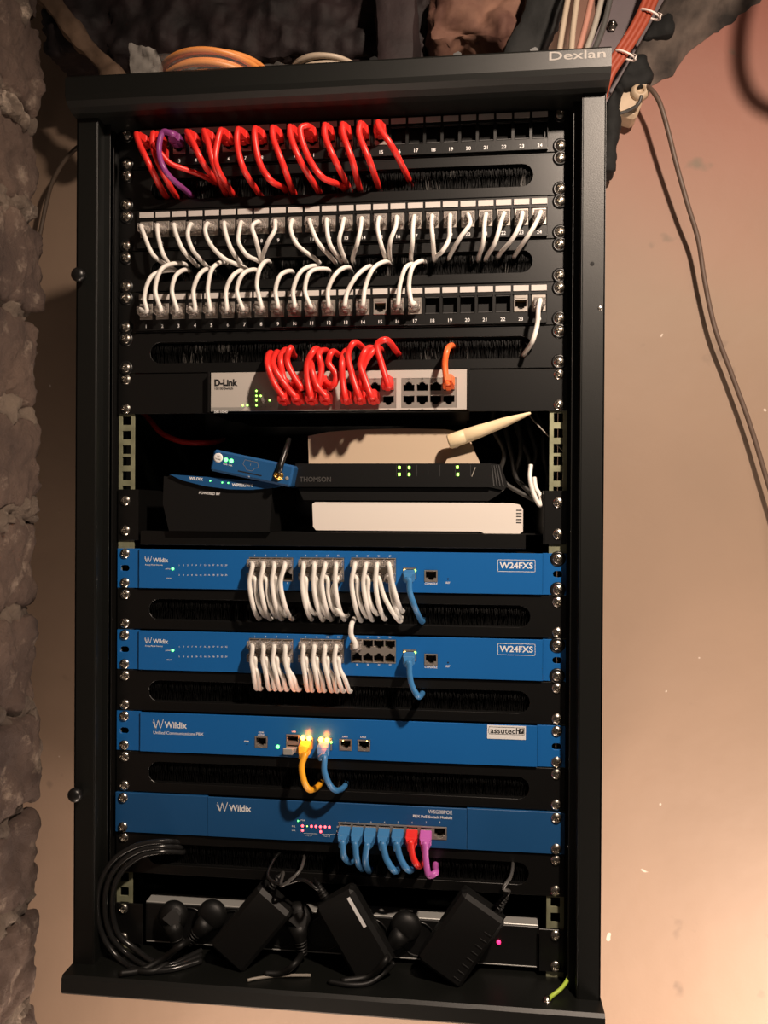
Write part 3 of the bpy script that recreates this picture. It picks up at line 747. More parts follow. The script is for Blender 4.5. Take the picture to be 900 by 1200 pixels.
# Thomson modem
YT = -4.0; zb = zt + .5
md = dev('modem', 'black angular modem with green lights between the white router and the beige one', 'modem', zb)
P = lambda px, py, Y=YT: (at(px, py, Y).x, at(px, py, Y).z - zb)
x0, z0 = P(346, 549); x1, _ = P(575, 545); zt1 = P(575, 543)[1]; zm = P(575, 571)[1]
mb = MB()
mb.prism([(x0, zm), (x1, zm), (x1, zt1), (x0, zt1)], YT, YT + 120, K_PLA)
mb.prism([(x1, zm), (x1 + 14, zm - 3), (x1 + 18, zm + 2), (x1 + 10, zt1 - 1), (x1, zt1)], YT + 2, YT + 118, K_PLA)
mb.prism([(x0 + 8, 1.5), (x1 - 2, 1.5), (x1 + 13, zm - 4.5), (x1 - 2, zm - 1), (x0 + 2, zm - 1)], YT + 5, YT + 118, K_PLA)
for k in range(4): mb.prism([(x1 + 3 + k * 3.2, zm + 1), (x1 + 4.2 + k * 3.2, zm + 1), (x1 + 1.6 + k * 2.4, zt1 - 2), (x1 + .6 + k * 2.4, zt1 - 2)], YT + 1.4, YT + 2.2, M_DGR)
for q in (x0 + 25, x1 - 25): mb.box(q - 6, q + 6, YT + 12, YT + 30, 0, 2, K_PLA); mb.box(q - 6, q + 6, YT + 90, YT + 105, 0, 2, K_PLA)
mb.build('housing', md)
mb = MB(); q = P(351, 562); mb.text('THOMSON', q[0], q[1], 7.4, YT - .1, M_GRY, bold=.15, width=34, align='LEFT')
for px in (468, 480, 492, 505, 519, 537, 555):
    a = P(px - 3.5, 545); b = P(px - 3.5, 558); mb.line([a, b], .35, YT - .1, M_DGR)
a, b = P(553, 558), P(557, 548); mb.line([a, b], .9, YT - .1, M_LGR)
mb.build('printed_text', md)
for px, py in ((468, 548), (468, 556), (479.5, 548), (479.5, 556), (536, 547.5), (536.5, 556)):
    x, z = P(px, py); mb = MB(); mb.box(x - 1.2, x + 1.2, YT - .5, YT, z - 1.6, z + 1.6, M_LIM, .3); mb.build('indicator_light', md)
# beige router with antenna
YB = 16.0; zb2 = zb + zt1
bg = dev('router', 'beige wireless router with a cream antenna, topmost of the shelf stack', 'router', zb2)
P = lambda px, py, Y=YB: (at(px, py, Y).x, at(px, py, Y).z - zb2)
pts = [P(362, 539), P(361, 511), P(385, 506), P(420, 503.5), P(470, 502), P(522, 503), P(548, 508), P(563, 538)]
pts[0] = (pts[0][0], .5); pts[-1] = (pts[-1][0], .5)
mb = MB(); mb.prism(pts, YB, YB + 130, M_BEI); mb.build('housing', bg)
hg = [P(521, 540, YB - 8), P(533, 522, YB - 8), P(549, 515, YB - 8), P(563, 540, YB - 8)]
hg[0] = (hg[0][0], .3); hg[-1] = (hg[-1][0], .3)
mb = MB(); mb.prism(hg, YB - 10, YB, M_BEI); c = at(534, 521, YB - 12)
mb.lathe([(4, -1), (4, 9)], M_BEI, Matrix.Translation((c.x, YB - 11, c.z - zb2)) @ Matrix.Rotation(math.pi / 2, 4, 'X'), 16)
mb.build('antenna_hinge', bg)
mb = MB(); a = at(526, 518, YB - 18) - Vector((0, 0, zb2)); b = at(622, 484, YB - 30) - Vector((0, 0, zb2))
d = b - a
mb.tube([a, a + d * .02, a + d * .2, a + d * .205, a + d * .215, a + d * .4, a + d * .41, a + d * .7, a + d * .98, b], [7.0, 7.8, 7.6, 7.2, 7.6, 6.8, 6.6, 5.0, 1.6, .9], M_ANT, 18)
mb.build('antenna', bg)
# gateway: black case with a curved blue front
YG = -12.0
gw = dev('telephone_gateway', 'black gateway box with a curved blue lip at the left of the shelf', 'gateway', ZS)
P = lambda px, py, Y=YG: (at(px, py, Y).x, at(px, py, Y).z - ZS)
a = P(192, 558); b = P(318, 572); hL, hR = a[1], b[1]
mb = MB(); mb.prism([(a[0] + 6, .3), (b[0] - 2, .3), (b[0], hR * .5), (b[0] + 1, hR), (a[0], hL), (a[0] - 1, hL * .5)], YG, YG + 115, K_PLA)
mb.prism([(a[0] + 2, hL), (b[0], hR), (b[0] - 4, hR + 1.5), (a[0] + 6, hL + 1.5)], YG + 6, YG + 112, K_PLA)
mb.build('housing', gw)
mb = MB(); arc = [P(200, 556), P(215, 563), P(240, 569.5), P(270, 573.5), P(295, 574), P(318, 572), P(340, 567.5)] + [P(343, 565), P(300, 564), P(250, 559.5)]
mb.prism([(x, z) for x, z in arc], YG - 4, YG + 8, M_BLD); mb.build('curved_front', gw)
def ttext(mb, s_, px, py, size, Y, top, m, ang, bold=0, width=None, align='LEFT'):
    p = at(px, py, Y); tmp = MB(); tmp.text(s_, 0, 0, size, 0, m, align, bold, width)
    T = Matrix.Translation((p.x, Y, p.z - top)) @ Matrix.Rotation(ang, 4, 'Y')
    mb.add(tmp.v, tmp.f, m, False, T)
mb = MB()
ttext(mb, 'WILDIX', 222, 560.5, 4.2, YG - 4.1, ZS, M_TXT, .08, .1)
ttext(mb, 'WP02GW4', 272, 568.3, 4.6, YG - 4.1, ZS, M_TXT, .03, .1)
ttext(mb, 'POWERED BY', 233, 577.5, 3.8, YG - .1, ZS, M_TXT, .06, .05)
mb.build('printed_text', gw)
for px, py in ((246.5, 563.5), (260.5, 565.5), (267.5, 566)): led(gw, px, py, YG - 4, ZS, M_GRN, .8)
# small tilted blue converter
YV = -24.0
p0 = at(295, 548.5, YV)
cv = thing('media_converter', 'small blue box with two green lights lying tilted on the gateway', 'network adapter', p0, rot=(0, .20, 0))
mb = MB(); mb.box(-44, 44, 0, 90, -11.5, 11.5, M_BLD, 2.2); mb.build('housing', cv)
mb = MB(); mb.disc(-37.5, 3.5, 5.0, 0, M_TXT, .4, 20); mb.text('W', -37.5, 4.6, 2.6, -.5, M_BLK, 'CENTER'); mb.text('Wildix', -37.5, 2.0, 2.2, -.5, M_BLK, 'CENTER'); mb.build('round_sticker', cv)
mb = MB(); mb.line([(-9, 7), (5, 7), (7, 2), (3, 0), (1, -3), (-5, -3), (-7, 0), (-10, 2)], .3, -.1, M_LGR, True); mb.text('1', -2, 3, 4, -.1, M_LGR, 'CENTER')
mb.box(-14, 12, -.1, .2, -6.5, -5.2, K_DRK); mb.text('1 x', -2, -9, 2.8, -.1, M_TXT, 'CENTER'); mb.text('PWR  LNK', -26, -1.8, 2.2, -.1, M_TXT, 'CENTER'); mb.build('printed_mark', cv)
for x in (-29, -23): mb = MB(); mb.disc(x, 3.0, 2.2, 0, M_GRN, .8, 14); mb.build('indicator_light', cv)
mb = MB(); T = Matrix.Translation((30, 0, -2)) @ Matrix.Rotation(math.pi / 2, 4, 'X')
mb.lathe([(5.2, 0), (5.2, 1.2), (3.3, 1.2), (3.3, 9), (2.0, 9), (2.0, 7)], M_GOLD, T, 12); mb.build('antenna_socket', cv)
mb = MB(); mb.disc(39, -3, 1.9, 0, M_SLV, .8, 12); mb.build('thumb_screw', cv)
q0 = at(328, 553, YV - 8); Mi = Matrix.Rotation(-.20, 3, 'Y')
pp = [Mi @ (at(px, py, Y) - p0) for px, py, Y in ((327, 554, YV - 7), (329, 545, YV - 7), (334, 530, YV + 2), (339, 514, YV + 8))]
mb = MB(); mb.tube(pp, [3.4, 3.2, 3.0, 2.4], K_PLA, 12); mb.build('antenna', cv)

# loose red cord and the grey cord bundle at the back of the shelf bay
def run(name, label, cat, pix, r, m, group=None, seg=8, flat=1.0, n=10):
    P3 = [rest(a, b, c, r) if name == 'power_cable' else at(a, b, c) for a, b, c in pix]; t = P3[0]
    mb = MB(); mb.tube(spline([p - t for p in P3], seg), r, m, n, flat=flat)
    o = mb.build(name, None, t); tag(o, label, cat, group); return o
run('network_cable', 'dark red cable hanging in the shadow left of the tilted blue box', 'cable', [(150, 470, 90), (172, 488, 60), (190, 508, 50), (215, 518, 50), (242, 519, 60), (262, 515, 150)], 3.2, M_RED)
random.seed(5)
gp = [('leaning furthest left', 583), ('just right of the leftmost', 592), ('crossing the middle of the bundle', 602), ('right of the middle', 611), ('next to the rail', 620), ('closest to the rail', 629)]
for k, (wh, px) in enumerate(gp):
    run('network_cable', f'grey cord in the bundle beside the beige router, {wh}', 'cable',
        [(px - 4, 478, 60 + k * 9), (px - 6 + 6 * (k % 3), 500, 55 + k * 9), (px + 8, 530 + 5 * (k % 2), 50 + k * 9), (px + 4 + 9 * (k % 2), 560, 60 + k * 9), (634 + (k % 3) * 3, 592, 50 + k * 8), (640, 612, 90 + k * 8)],
        2.6, M_GRY, 'grey cords behind the shelf bay', n=8)
run('power_cable', 'thin grey wire slanting down from the antenna tip across the rail', 'cable', [(615, 480, 20), (632, 500, 12), (648, 516, 6), (662, 531, 6)], .8, M_LGR)
run('network_cable', 'glossy white looped cord hanging beside the right shelf bracket', 'cable', [(622, 545, 14), (621, 560, 8), (626, 580, 4), (633, 592, 2), (634, 583, 6), (628, 572, 10), (626, 560, 16)], 2.4, M_WHT)

# ------------------------------------------------------------------ blue units
def logo(mb, px, py, Y, top, h, m):
    x, z = rel(px, py, Y, top); w = h * 1.15
    mb.line([(x, z + h * .5), (x + w * .25, z - h * .5), (x + w * .47, z + h * .5), (x + w * .72, z - h * .5), (x + w, z + h * .55)], h * .07, Y - .05, m)
    mb.line([(x - h * .08, z + h * .25), (x + w * .22, z - h * .5)], h * .05, Y - .05, m)
def face(t, top, x0, x1, holes, Y, m, ear_m):
    mb = MB(); mb.plate(rect(x0, x1, -43.4, -.9), holes, Y, Y + 2, m, .35); mb.build('front_plate', t)
    mb = MB(); mb.box(x0 + .5, x1 - .5, 14, 240, -43.0, -1.3, K_PLA); mb.build('chassis', t)
def ears(t, x0, x1, m, Y=-2.2, slot=True):
    for a, b, c in ((-241.3, x0 - .3, -232.6), (x1 + .3, 241.3, 232.6)):
        hz = [stadium(c - 5, c + 5, -22.2, 6.5)] if slot else []
        mb = MB(); mb.plate(rect(a, b, -43.6, -.7), hz, Y, 0, m, .3); mb.build('ear', t)
def port_block(t, top, cols, rows, Y, w=11, h=9, m=M_JACK, pad=1.3, ups=(False, False), dark=True):
    xs = [rel(c, rows[0], Y, top)[0] for c in cols]; zs = [rel(c0, r_, Y, top)[1] for r_ in rows for c0 in [cols[len(cols) // 2]]]
    x0, x1 = xs[0] - w / 2 - pad, xs[-1] + w / 2 + pad; z0, z1 = zs[-1] - h / 2 - pad, zs[0] + h / 2 + pad
    mb = MB(); mb.plate(rect(x0, x1, z0, z1), [rj(x, z, w, h, ups[i]) for i, z in enumerate(zs) for x in xs], Y - .7, Y + 11, m, .12)
    mb.box(x0, x1, Y + 11, Y + 12, z0, z1, K_DRK)
    for x in xs:
        for i, z in enumerate(zs):
            zz_ = z + (h / 2 - 1.2) * (-1 if ups[i] else 1)
            for k in range(6): mb.box(x - 2.8 + k, x - 2.4 + k, Y + 2, Y + 10, zz_, zz_ + .4, M_GOLD)
    mb.build('port_block', t)
    return rect(x0 - .1, x1 + .1, z0 - .1, z1 + .1), {(i, j): (x, Y, top + z) for i, x in enumerate(xs) for j, z in enumerate(zs)}

def w24(top, dy, label, y_rows, cons_y, wan_y, texty, green_y, full):
    t = thing('phone_gateway', label, 'gateway', (0, 0, top), 'blue phone gateways')
    Y = -5.0; x0, x1 = -215.5, at(636, texty, Y).x
    BX = [[298.5, 311.3, 324, 336.8], [358.3, 371, 383.6, 396.3], [418.3, 431.2, 444, 457]]
    holes = []; pos = {}
    for bi, cols in enumerate(BX):
        yy = [y_rows[0] + bi * dy, y_rows[1] + bi * dy]
        hrect, pp_ = port_block(t, top, cols, yy, Y, w=10.4, h=9.4, pad=.9, ups=(False, True))
        holes.append(hrect)
        for (i, j), p in pp_.items(): pos[bi, i, j] = p
    hr, pw = port_block(t, top, [480], [wan_y], Y, w=11, h=9); holes.append(hr); pos['wan'] = pw[0, 0]
    hr, pc = port_block(t, top, [505], [cons_y], Y, w=11, h=9.4); holes.append(hr)
    face(t, top, x0, x1, holes, Y, M_BLU, M_BLU); ears(t, x0, x1, M_BLU)
    mb = MB(); yt = Y - .1
    logo(mb, 170, texty, yt, top, 6.6, M_TXT); x, z = rel(179.5, texty + 1.2, yt, top); mb.text('Wildix', x, z, 6.6, yt, M_TXT, bold=.12, width=17)
    x, z = rel(170, texty + 6.5, yt, top); mb.text('Analog Media Gateway', x, z, 2.3, yt, M_TXT, width=20)
    for k in range(12):
        for row, yy in ((0, green_y - 4), (1, green_y + 7.5)):
            x, z = rel(210 + k * 5.0, yy, yt, top); mb.text(str(2 * k + 1 + row), x, z, 2.5, yt, M_TXT, 'CENTER')
    x, z = rel(197, green_y, yt, top); mb.text('power', x, z, 2.3, yt, M_TXT, 'CENTER'); x, z = rel(198, green_y + 11, yt, top); mb.text('status', x, z, 2.3, yt, M_TXT, 'CENTER')
    for bi, cols in enumerate(BX):
        for ci, c in enumerate(cols):
            n = bi * 8 + ci * 2 + 1
            x, z = rel(c, y_rows[0] - 8.5 + bi * dy, yt, top); mb.text(str(n), x, z, 2.6, yt, M_TXT, 'CENTER')
            x, z = rel(c, y_rows[1] + 8.5 + bi * dy, yt, top); mb.text(str(n + 1), x, z, 2.6, yt, M_TXT, 'CENTER')
    x, z = rel(505, cons_y + 9, yt, top); mb.text('CONSOLE', x, z, 2.9, yt, M_TXT, 'CENTER', bold=.05)
    x, z = rel(525, cons_y + 8, yt, top); mb.text('RST', x, z, 2.7, yt, M_TXT, 'CENTER', bold=.05)
    x, z = rel(525, cons_y + 3.5, yt, top); mb.disc(x, z, .9, Y, K_DRK, .2, 10)
    a = rel(583.5, cons_y - 19, yt, top); b = rel(627, cons_y - 4.8, yt, top)
    mb.line([(a[0], a[1]), (b[0], a[1]), (b[0], b[1]), (a[0], b[1])], .45, yt, M_TXT, True)
    mb.text('W24FXS', (a[0] + b[0]) / 2, (a[1] + b[1]) / 2, 8.8, yt, M_TXT, 'CENTER', bold=.18, width=34)
    mb.build('printed_text', t)
    led(t, 202.5, green_y, Y, top, M_GRN, 1.5)
    led(t, 474.3, wan_y - 3.5, Y - .8, top, M_AMS, 1.3); led(t, 486.5, wan_y - 3.3, Y - .8, top, M_LIM, 1.3)
    screws(t, 232.6, (-6.35, -38.1), Y=-2.2, washer=(False, True))
    return t, pos
tw1, pos1 = w24(BT, .3, 'upper blue W24FXS phone gateway, all its ports but one filled with white cords', (659.5, 674.8), 675, 672, 655.3, 666.5, True)
tw2, pos2 = w24(BT - 2 * U, .4, 'lower blue W24FXS phone gateway, its third port block nearly empty', (754.8, 769.8), 773, 768, 750.3, 762, False)
BN = ['left', 'middle', 'right']; ON = ['first', 'second', 'third', 'fourth']; RN = ['top', 'bottom']
random.seed(21)
G = 'white cords of the upper blue gateway'; SL = slot_z(BT - U)
BXs = [[298.5, 311.3, 324, 336.8], [358.3, 371, 383.6, 396.3], [418.3, 431.2, 444, 457]]
for bi in range(3):
    for i in range(4):
        for j in range(2):
            if (bi, i, j) == (0, 3, 1): continue
            c = BXs[bi][i]; y0 = 661 if j == 0 else 677
            jt = random.uniform(-1.5, 1.5)
            if j == 0: via = [(c - 2.5, y0 + 2), (c - 5 + jt, y0 + 20), (c - 2.5 + jt, y0 + 42), (c + 5 + jt, 726 + random.uniform(-2, 2))]
            else: via = [(c + .5, y0 + 2), (c + 1 + jt, y0 + 17), (c + 5 + jt, y0 + 33), (c + 11.5 + jt, 722 + random.uniform(-3, 3))]
            if (bi, i) == (0, 3): via = [(c - 3, 663), (c - 8, 682), (c - 4, 706), (c + 4.5, 729)]
            if (bi, i, j) == (1, 3, 1): via = [(c - 1, 678), (c - 7, 692), (c - 6, 706), (c + 3, 719), (c + 9, 722)]
            if (bi, i, j) == (2, 3, 0): via = [(c - 1, 662), (c + 3, 684), (c + 8, 702), (c + 14, 716)]
            if (bi, i, j) == (2, 2, 1): via = [(c, 678), (c + 5, 696), (c + 14, 714), (c + 24, 728)]
            cable(pos1[bi, i, j], via, f'white cord, upper blue gateway, {BN[bi]} port block, {ON[i]} in the {RN[j]} row', M_WHT, G, SL, r=2.45, Ym=-30 if j == 0 else -24, Ye=-5)
G = 'white cords of the lower blue gateway'; SL = slot_z(BT - 3 * U)
for bi in range(2):
    for i in range(4):
        for j in range(2):
            c = BXs[bi][i]; y0 = 756 if j == 0 else 771; jt = random.uniform(-1.5, 1.5); ye = 800 + i * 2.2 + random.uniform(-2, 2)
            if j == 0: via = [(c - 2.5, y0 + 2), (c - 4 + jt, y0 + 18), (c - 2 + jt + i * .8, ye - 14), (c + 1.5 + jt + i * 1.5, ye)]
            else: via = [(c + .5, y0 + 1), (c + 2 + jt, y0 + 12), (c + 5 + jt + i, ye - 12), (c + 7 + jt + i * 2.2, ye + 1)]
            cable(pos2[bi, i, j], via, f'white cord, lower blue gateway, {BN[bi]} port block, {ON[i]} in the {RN[j]} row', M_WHT, G, SL, r=2.4, Ym=-28 if j == 0 else -22, Ye=-5)
cable(pos2[2, 0, 0], [(416, 753), (411.5, 744), (411.5, 735), (414, 728)], 'lone white cord rising from the third port block of the lower blue gateway', M_WHT, 'lone white cord', slot_z(BT - U), r=2.7, Ym=-20)
G = 'blue cords of the gateways'
cable(pos1['wan'], [(479.5, 679), (480, 692), (485, 708), (494, 728)], 'blue cord hanging from the upper blue gateway beside its console port', M_BLC, G, slot_z(BT - U), r=3.0, boot=True, Ym=-32, tilt=.2)
cable(pos2['wan'], [(479.5, 776), (480, 790), (483, 804), (489, 815), (494, 814)], 'blue cord hanging from the lower blue gateway beside its console port', M_BLC, G, slot_z(BT - 3 * U), r=3.0, boot=True, Ym=-32, tilt=.2)

# telephone exchange
top = BT - 4 * U
pb = thing('telephone_exchange', 'wide blue telephone exchange unit with a bright glowing port and white sticker', 'telephone exchange', (0, 0, top))
Y = -5.0; x0 = at(164, 860, Y).x; x1 = at(629.5, 870, Y).x
holes = []
hr, _ = port_block(pb, top, [306], [869.5], Y, w=11, h=9.2); holes.append(hr)
hr, py1 = port_block(pb, top, [359.5], [871], Y, w=11.6, h=9.6, pad=1.2); holes.append(hr)
hr, py2 = port_block(pb, top, [381], [871.8], Y, w=11.6, h=9.6, pad=1.6); holes.append(hr)
hr, _ = port_block(pb, top, [405], [872.8], Y, w=10.6, h=9.2); holes.append(hr)
hr, _ = port_block(pb, top, [426.5], [873.6], Y, w=10.6, h=9.2); holes.append(hr)
a = rel(335.5, 860.5, Y, top); b = rel(350.2, 882, Y, top)
holes.append(rect(a[0] - .1, b[0] + .1, b[1] - .1, a[1] + .1))
mb = MB(); zz0, zz1 = b[1], a[1]
mb.plate(rect(a[0], b[0], zz0, zz1), [rect(a[0] + 1.2, b[0] - 1, zz1 - 7.5, zz1 - 1.8), rect(a[0] + 1.2, b[0] - 1, zz0 + 2.5, zz0 + 8.2)], Y - .7, Y + 12, M_JACK, .15)
mb.box(a[0] + 1, b[0] - 1, Y + 10, Y + 11, zz0, zz1, K_DRK); mb.box(a[0] + 2.2, b[0] - 2, Y + 1, Y + 10, zz1 - 4, zz1 - 2.6, K_PLA); mb.box(a[0] + 2.2, b[0] - 2, Y + 1, Y + 10, zz0 + 6, zz0 + 7.4, K_PLA)
mb.build('usb_block', pb)
u_ = at(342, 877.5, Y)
mb = MB(); mb.box(-6, 6, -6, 6, -2.3, 2.3, M_SLV, .5); mb.box(-7.5, 3.5, -9, -6, -3.8, 3.2, M_ALU, .8)
o = mb.build('usb_stick', None, (u_.x, Y - 1, u_.z)); tag(o, 'stubby silver usb stick in the lower socket beside the glowing port', 'usb stick')
face(pb, top, x0, x1, holes, Y, M_BLU, M_BLU)
ears(pb, x0, x1, M_BLU)
mb = MB(); yt = Y - .1
logo(mb, 180, 848.5, yt, top, 9.5, M_TXT); x, z = rel(193, 849.7, yt, top); mb.text('Wildix', x, z, 9.6, yt, M_TXT, bold=.16, width=25)
x, z = rel(179.5, 858.5, yt, top); mb.text('Unified Communications PBX', x, z, 4.6, yt, M_TXT, width=56)
for s_, px, py in (('PWR', 289, 869), ('COM', 306, 858.5), ('CONS', 306, 861.3), ('USB', 344, 857.5), ('LAN1', 404.5, 863.3), ('LAN2', 425.5, 863.8)):
    x, z = rel(px, py, yt, top); mb.text(s_, x, z, 2.5, yt, M_TXT, 'CENTER', bold=.05)
x, z = rel(289.5, 872.5, yt, top); mb.disc(x, z, .8, Y, K_DRK, .2, 8)
mb.build('printed_text', pb)
a = rel(571, 849.5, Y, top); b = rel(616, 867, Y, top)
mb = MB(); mb.box(a[0], b[0], Y - .4, Y, b[1], a[1], M_TXT)
yl = Y - .5; zc = (a[1] * .62 + b[1] * .38); hh = 3.6
mb.line([(a[0] + 2, zc + hh), (b[0] - 1.5, zc + hh), (b[0] - 1.5, zc - hh), (a[0] + 2, zc - hh), (a[0] + 1.2, zc)], .35, yl, M_BLK, True)
mb.text('assutech', a[0] + 3, zc - .2, 8.2, yl, M_BLK, bold=.1, width=30); mb.box(b[0] - 7, b[0] - 2, yl - .05, yl, zc - 2.6, zc + 2.6, M_BLK); mb.text('P', b[0] - 5.6, zc, 4.4, yl - .15, M_TXT, bold=.1)
mb.build('sticker', pb)
led(pb, 325.5, 875, Y, top, M_GRN, 2.0)
[led(pb, px, py, Y - 2.2, top, M_AMB, 2.7) for px, py in ((355.0, 864.8), (362.2, 865.2), (376.2, 866.8), (383.2, 867.4))]
for px_, py_ in ((358.5, 862.5), (380, 864.5)):
    q_ = at(px_, py_, Y - 7); lo = lamp('port_glow', 'POINT', q_, 0.022, (1.0, 0.17, 0.01), 0.003)
led(pb, 388.2, 869.8, Y - 1.2, top, M_LIM, 1.2)
led(pb, 402, 868, Y - .8, top, M_AMS, .7); led(pb, 430, 868.6, Y - .8, top, M_AMS, .7)
screws(pb, 232.6, (-6.35, -38.1), Y=-2.2, washer=(False, False))
SL = slot_z(BT - 5 * U)
p_ = py1[0, 0]; cable((p_[0], p_[1] - .5, p_[2] - .5), [(358, 884, -33), (353.5, 897, -38), (356, 914, -38), (362, 925, -30), (372, 924)], 'yellow cord lit by the glowing lights of the blue telephone exchange', M_YEL, 'cords of the blue exchange', SL, r=3.2, boot=True, tilt=.25)
p_ = py2[0, 0]; cable((p_[0], p_[1] - .5, p_[2] - .5), [(380, 886, -33), (380, 903, -38), (386, 919, -34), (393, 926, -24), (402, 924)], 'blue cord beside the yellow one under the blue telephone exchange', M_BLC, 'cords of the blue exchange', SL, r=3.0, boot=True, tilt=.25)

# eight-port switch module
top = BT - 6 * U
ws = thing('switch_module', 'blue eight-port switch module with short blue, red and violet cords', 'network switch', (0, 0, top))
Y = -5.0; x0 = at(243, 960, Y).x; x1 = at(547, 965, Y).x
wc = [404.7, 419.7, 434.7, 450.5, 466.7, 483, 499.3, 515.4]
hr, pws = port_block(ws, top, wc, [974], Y, w=11.2, h=10, pad=1.6)
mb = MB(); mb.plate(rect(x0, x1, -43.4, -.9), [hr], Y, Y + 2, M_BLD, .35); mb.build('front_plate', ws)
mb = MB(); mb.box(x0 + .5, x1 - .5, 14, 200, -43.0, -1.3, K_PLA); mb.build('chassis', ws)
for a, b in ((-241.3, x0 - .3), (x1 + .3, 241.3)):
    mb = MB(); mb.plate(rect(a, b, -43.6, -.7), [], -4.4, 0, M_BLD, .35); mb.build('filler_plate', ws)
mb = MB(); yt = Y - .1
logo(mb, 255, 945.5, yt, top, 9.5, M_TXT); x, z = rel(268.5, 947, yt, top); mb.text('Wildix', x, z, 9.6, yt, M_TXT, bold=.16, width=24.5)
x, z = rel(530, 952.5, yt, top); mb.text('WSG08POE', x, z, 5.6, yt, M_TXT, 'RIGHT', width=25)
x, z = rel(530, 958.7, yt, top); mb.text('PBX PoE Switch Module', x, z, 3.9, yt, M_TXT, 'RIGHT', bold=.08, width=41)
for i, c in enumerate(wc):
    x, z = rel(c, 964, yt, top); mb.text(str(i + 1), x, z, 2.8, yt, M_TXT, 'CENTER')
for s_, px, py in (('PWR', 355, 961.5), ('PoE', 344, 968.5), ('Link', 344, 973), ('100', 396, 969), ('Act', 396, 974), ('1 2 3 4', 362, 979), ('5 6 7 8', 383, 980)):
    x, z = rel(px, py, yt, top); mb.text(s_, x, z, 2.3, yt, M_TXT, 'CENTER')
mb.line([rel(356, 976.5, yt, top), rel(372, 977.2, yt, top)], .3, yt, M_TXT); mb.line([rel(377, 977.4, yt, top), rel(394, 978, yt, top)], .3, yt, M_TXT)
mb.build('printed_text', ws)
led(ws, 349.3, 962, Y, top, M_GRN, .8); led(ws, 360, 968.2, Y, top, M_LIM, .7)
for px, py in ((354.5, 967.8), (365, 968.3), (370.3, 968.5), (375.5, 968.8), (381, 969), (386, 969.3), (354.5, 973.2), (375.8, 974.5)): led(ws, px, py, Y, top, M_RDL, 1.35)
screws(ws, 232.6, (-6.35, -38.1), Y=-4.4, washer=(False, False))
zG = lambda a: (400 + a[0] * .311, 820 + a[1] * .311)
SL = slot_z(BT - 7 * U)
G = 'short cords of the eight-port switch module'
wv = [([(5, 535), (8, 585), (38, 612)], M_BLC, 'leftmost blue cord in the eight-port switch module'),
      ([(52, 540), (58, 600), (80, 637)], M_BLC, 'second blue cord from the left in the eight-port switch module'),
      ([(98, 545), (90, 600), (105, 645)], M_BLC, 'middle one of the five blue cords in the eight-port switch module'),
      ([(155, 540), (170, 600), (195, 640), (215, 636)], M_BLC, 'fourth blue cord from the left in the eight-port switch module'),
      ([(208, 540), (222, 595), (245, 635), (270, 636)], M_BLC, 'blue cord next to the red one in the eight-port switch module'),
      ([(262, 535), (268, 585), (282, 618), (303, 620)], M_RED, 'red cord between blue and violet in the eight-port switch module'),
      ([(316, 540), (318, 600), (332, 662), (352, 655), (354, 632)], M_VIO, 'violet cord hooking lowest out of the eight-port switch module')]
for i, (via, m, lab) in enumerate(wv):
    p_ = pws[i, 0]; cable((p_[0], p_[1] - .5, p_[2]), [zG(q) for q in via], lab, m, G, SL, r=3.3, boot=True, tilt=.30, Ym=-32)

# ------------------------------------------------------------------ power strip, plugs and adapters
YP = 4
q0_, q1_ = at(170, 1081.5, YP), at(631, 1107.5, YP); PZ = (q0_.z + q1_.z) / 2; pxa, pxb = q0_.x, q1_.x
pd = thing('power_strip', 'rack-mounted aluminium power strip with a black front behind the adapters', 'power strip', (0, 0, PZ))
mb = MB(); mb.box(pxa, pxb, YP + 2, YP + 22, -21, 21.4, M_ALU, .5); mb.build('housing', pd)
mb = MB(); mb.box(pxa + .3, pxb - .3, YP, YP + 2.2, -21.2, 20.4, K_PLA, .5); mb.build('front_cover', pd)
for sg, xa in ((-1, pxa - .3), (1, pxb + .3)):
    a, b = sorted((sg * 241.3, xa)); mb = MB(); mb.plate(rect(a, b, -21.8, 21.8), [], -2.2, 0, K_PAN, .3); mb.build('ear', pd)
mb = MB(); mb.box(pxa + 2, pxb - 1, YP - .6, YP + .4, -21.6, -20.6, M_ALU, .1); mb.build('trim_strip', pd)
for k in range(7):
    mb = MB(); T = Matrix.Translation((-160 + k * 50, YP, 0)) @ Matrix.Rotation(math.pi / 2, 4, 'X')
    mb.lathe([(19, -.5), (19, .8), (17.5, 1.2), (16.8, -6), (.3, -6)], K_PLA, T, 28); mb.build('socket', pd)
mb = MB(); x, z = at(584.5, 1105, YP - 2).x, at(584.5, 1105, YP - 2).z - PZ; mb.disc(x, z, 2.2, YP, M_PKL, 2.2, 12); mb.build('indicator_light', pd)
screws(pd, 232.6, (-15.9, 15.9), Y=-2.2, washer=(False, False))
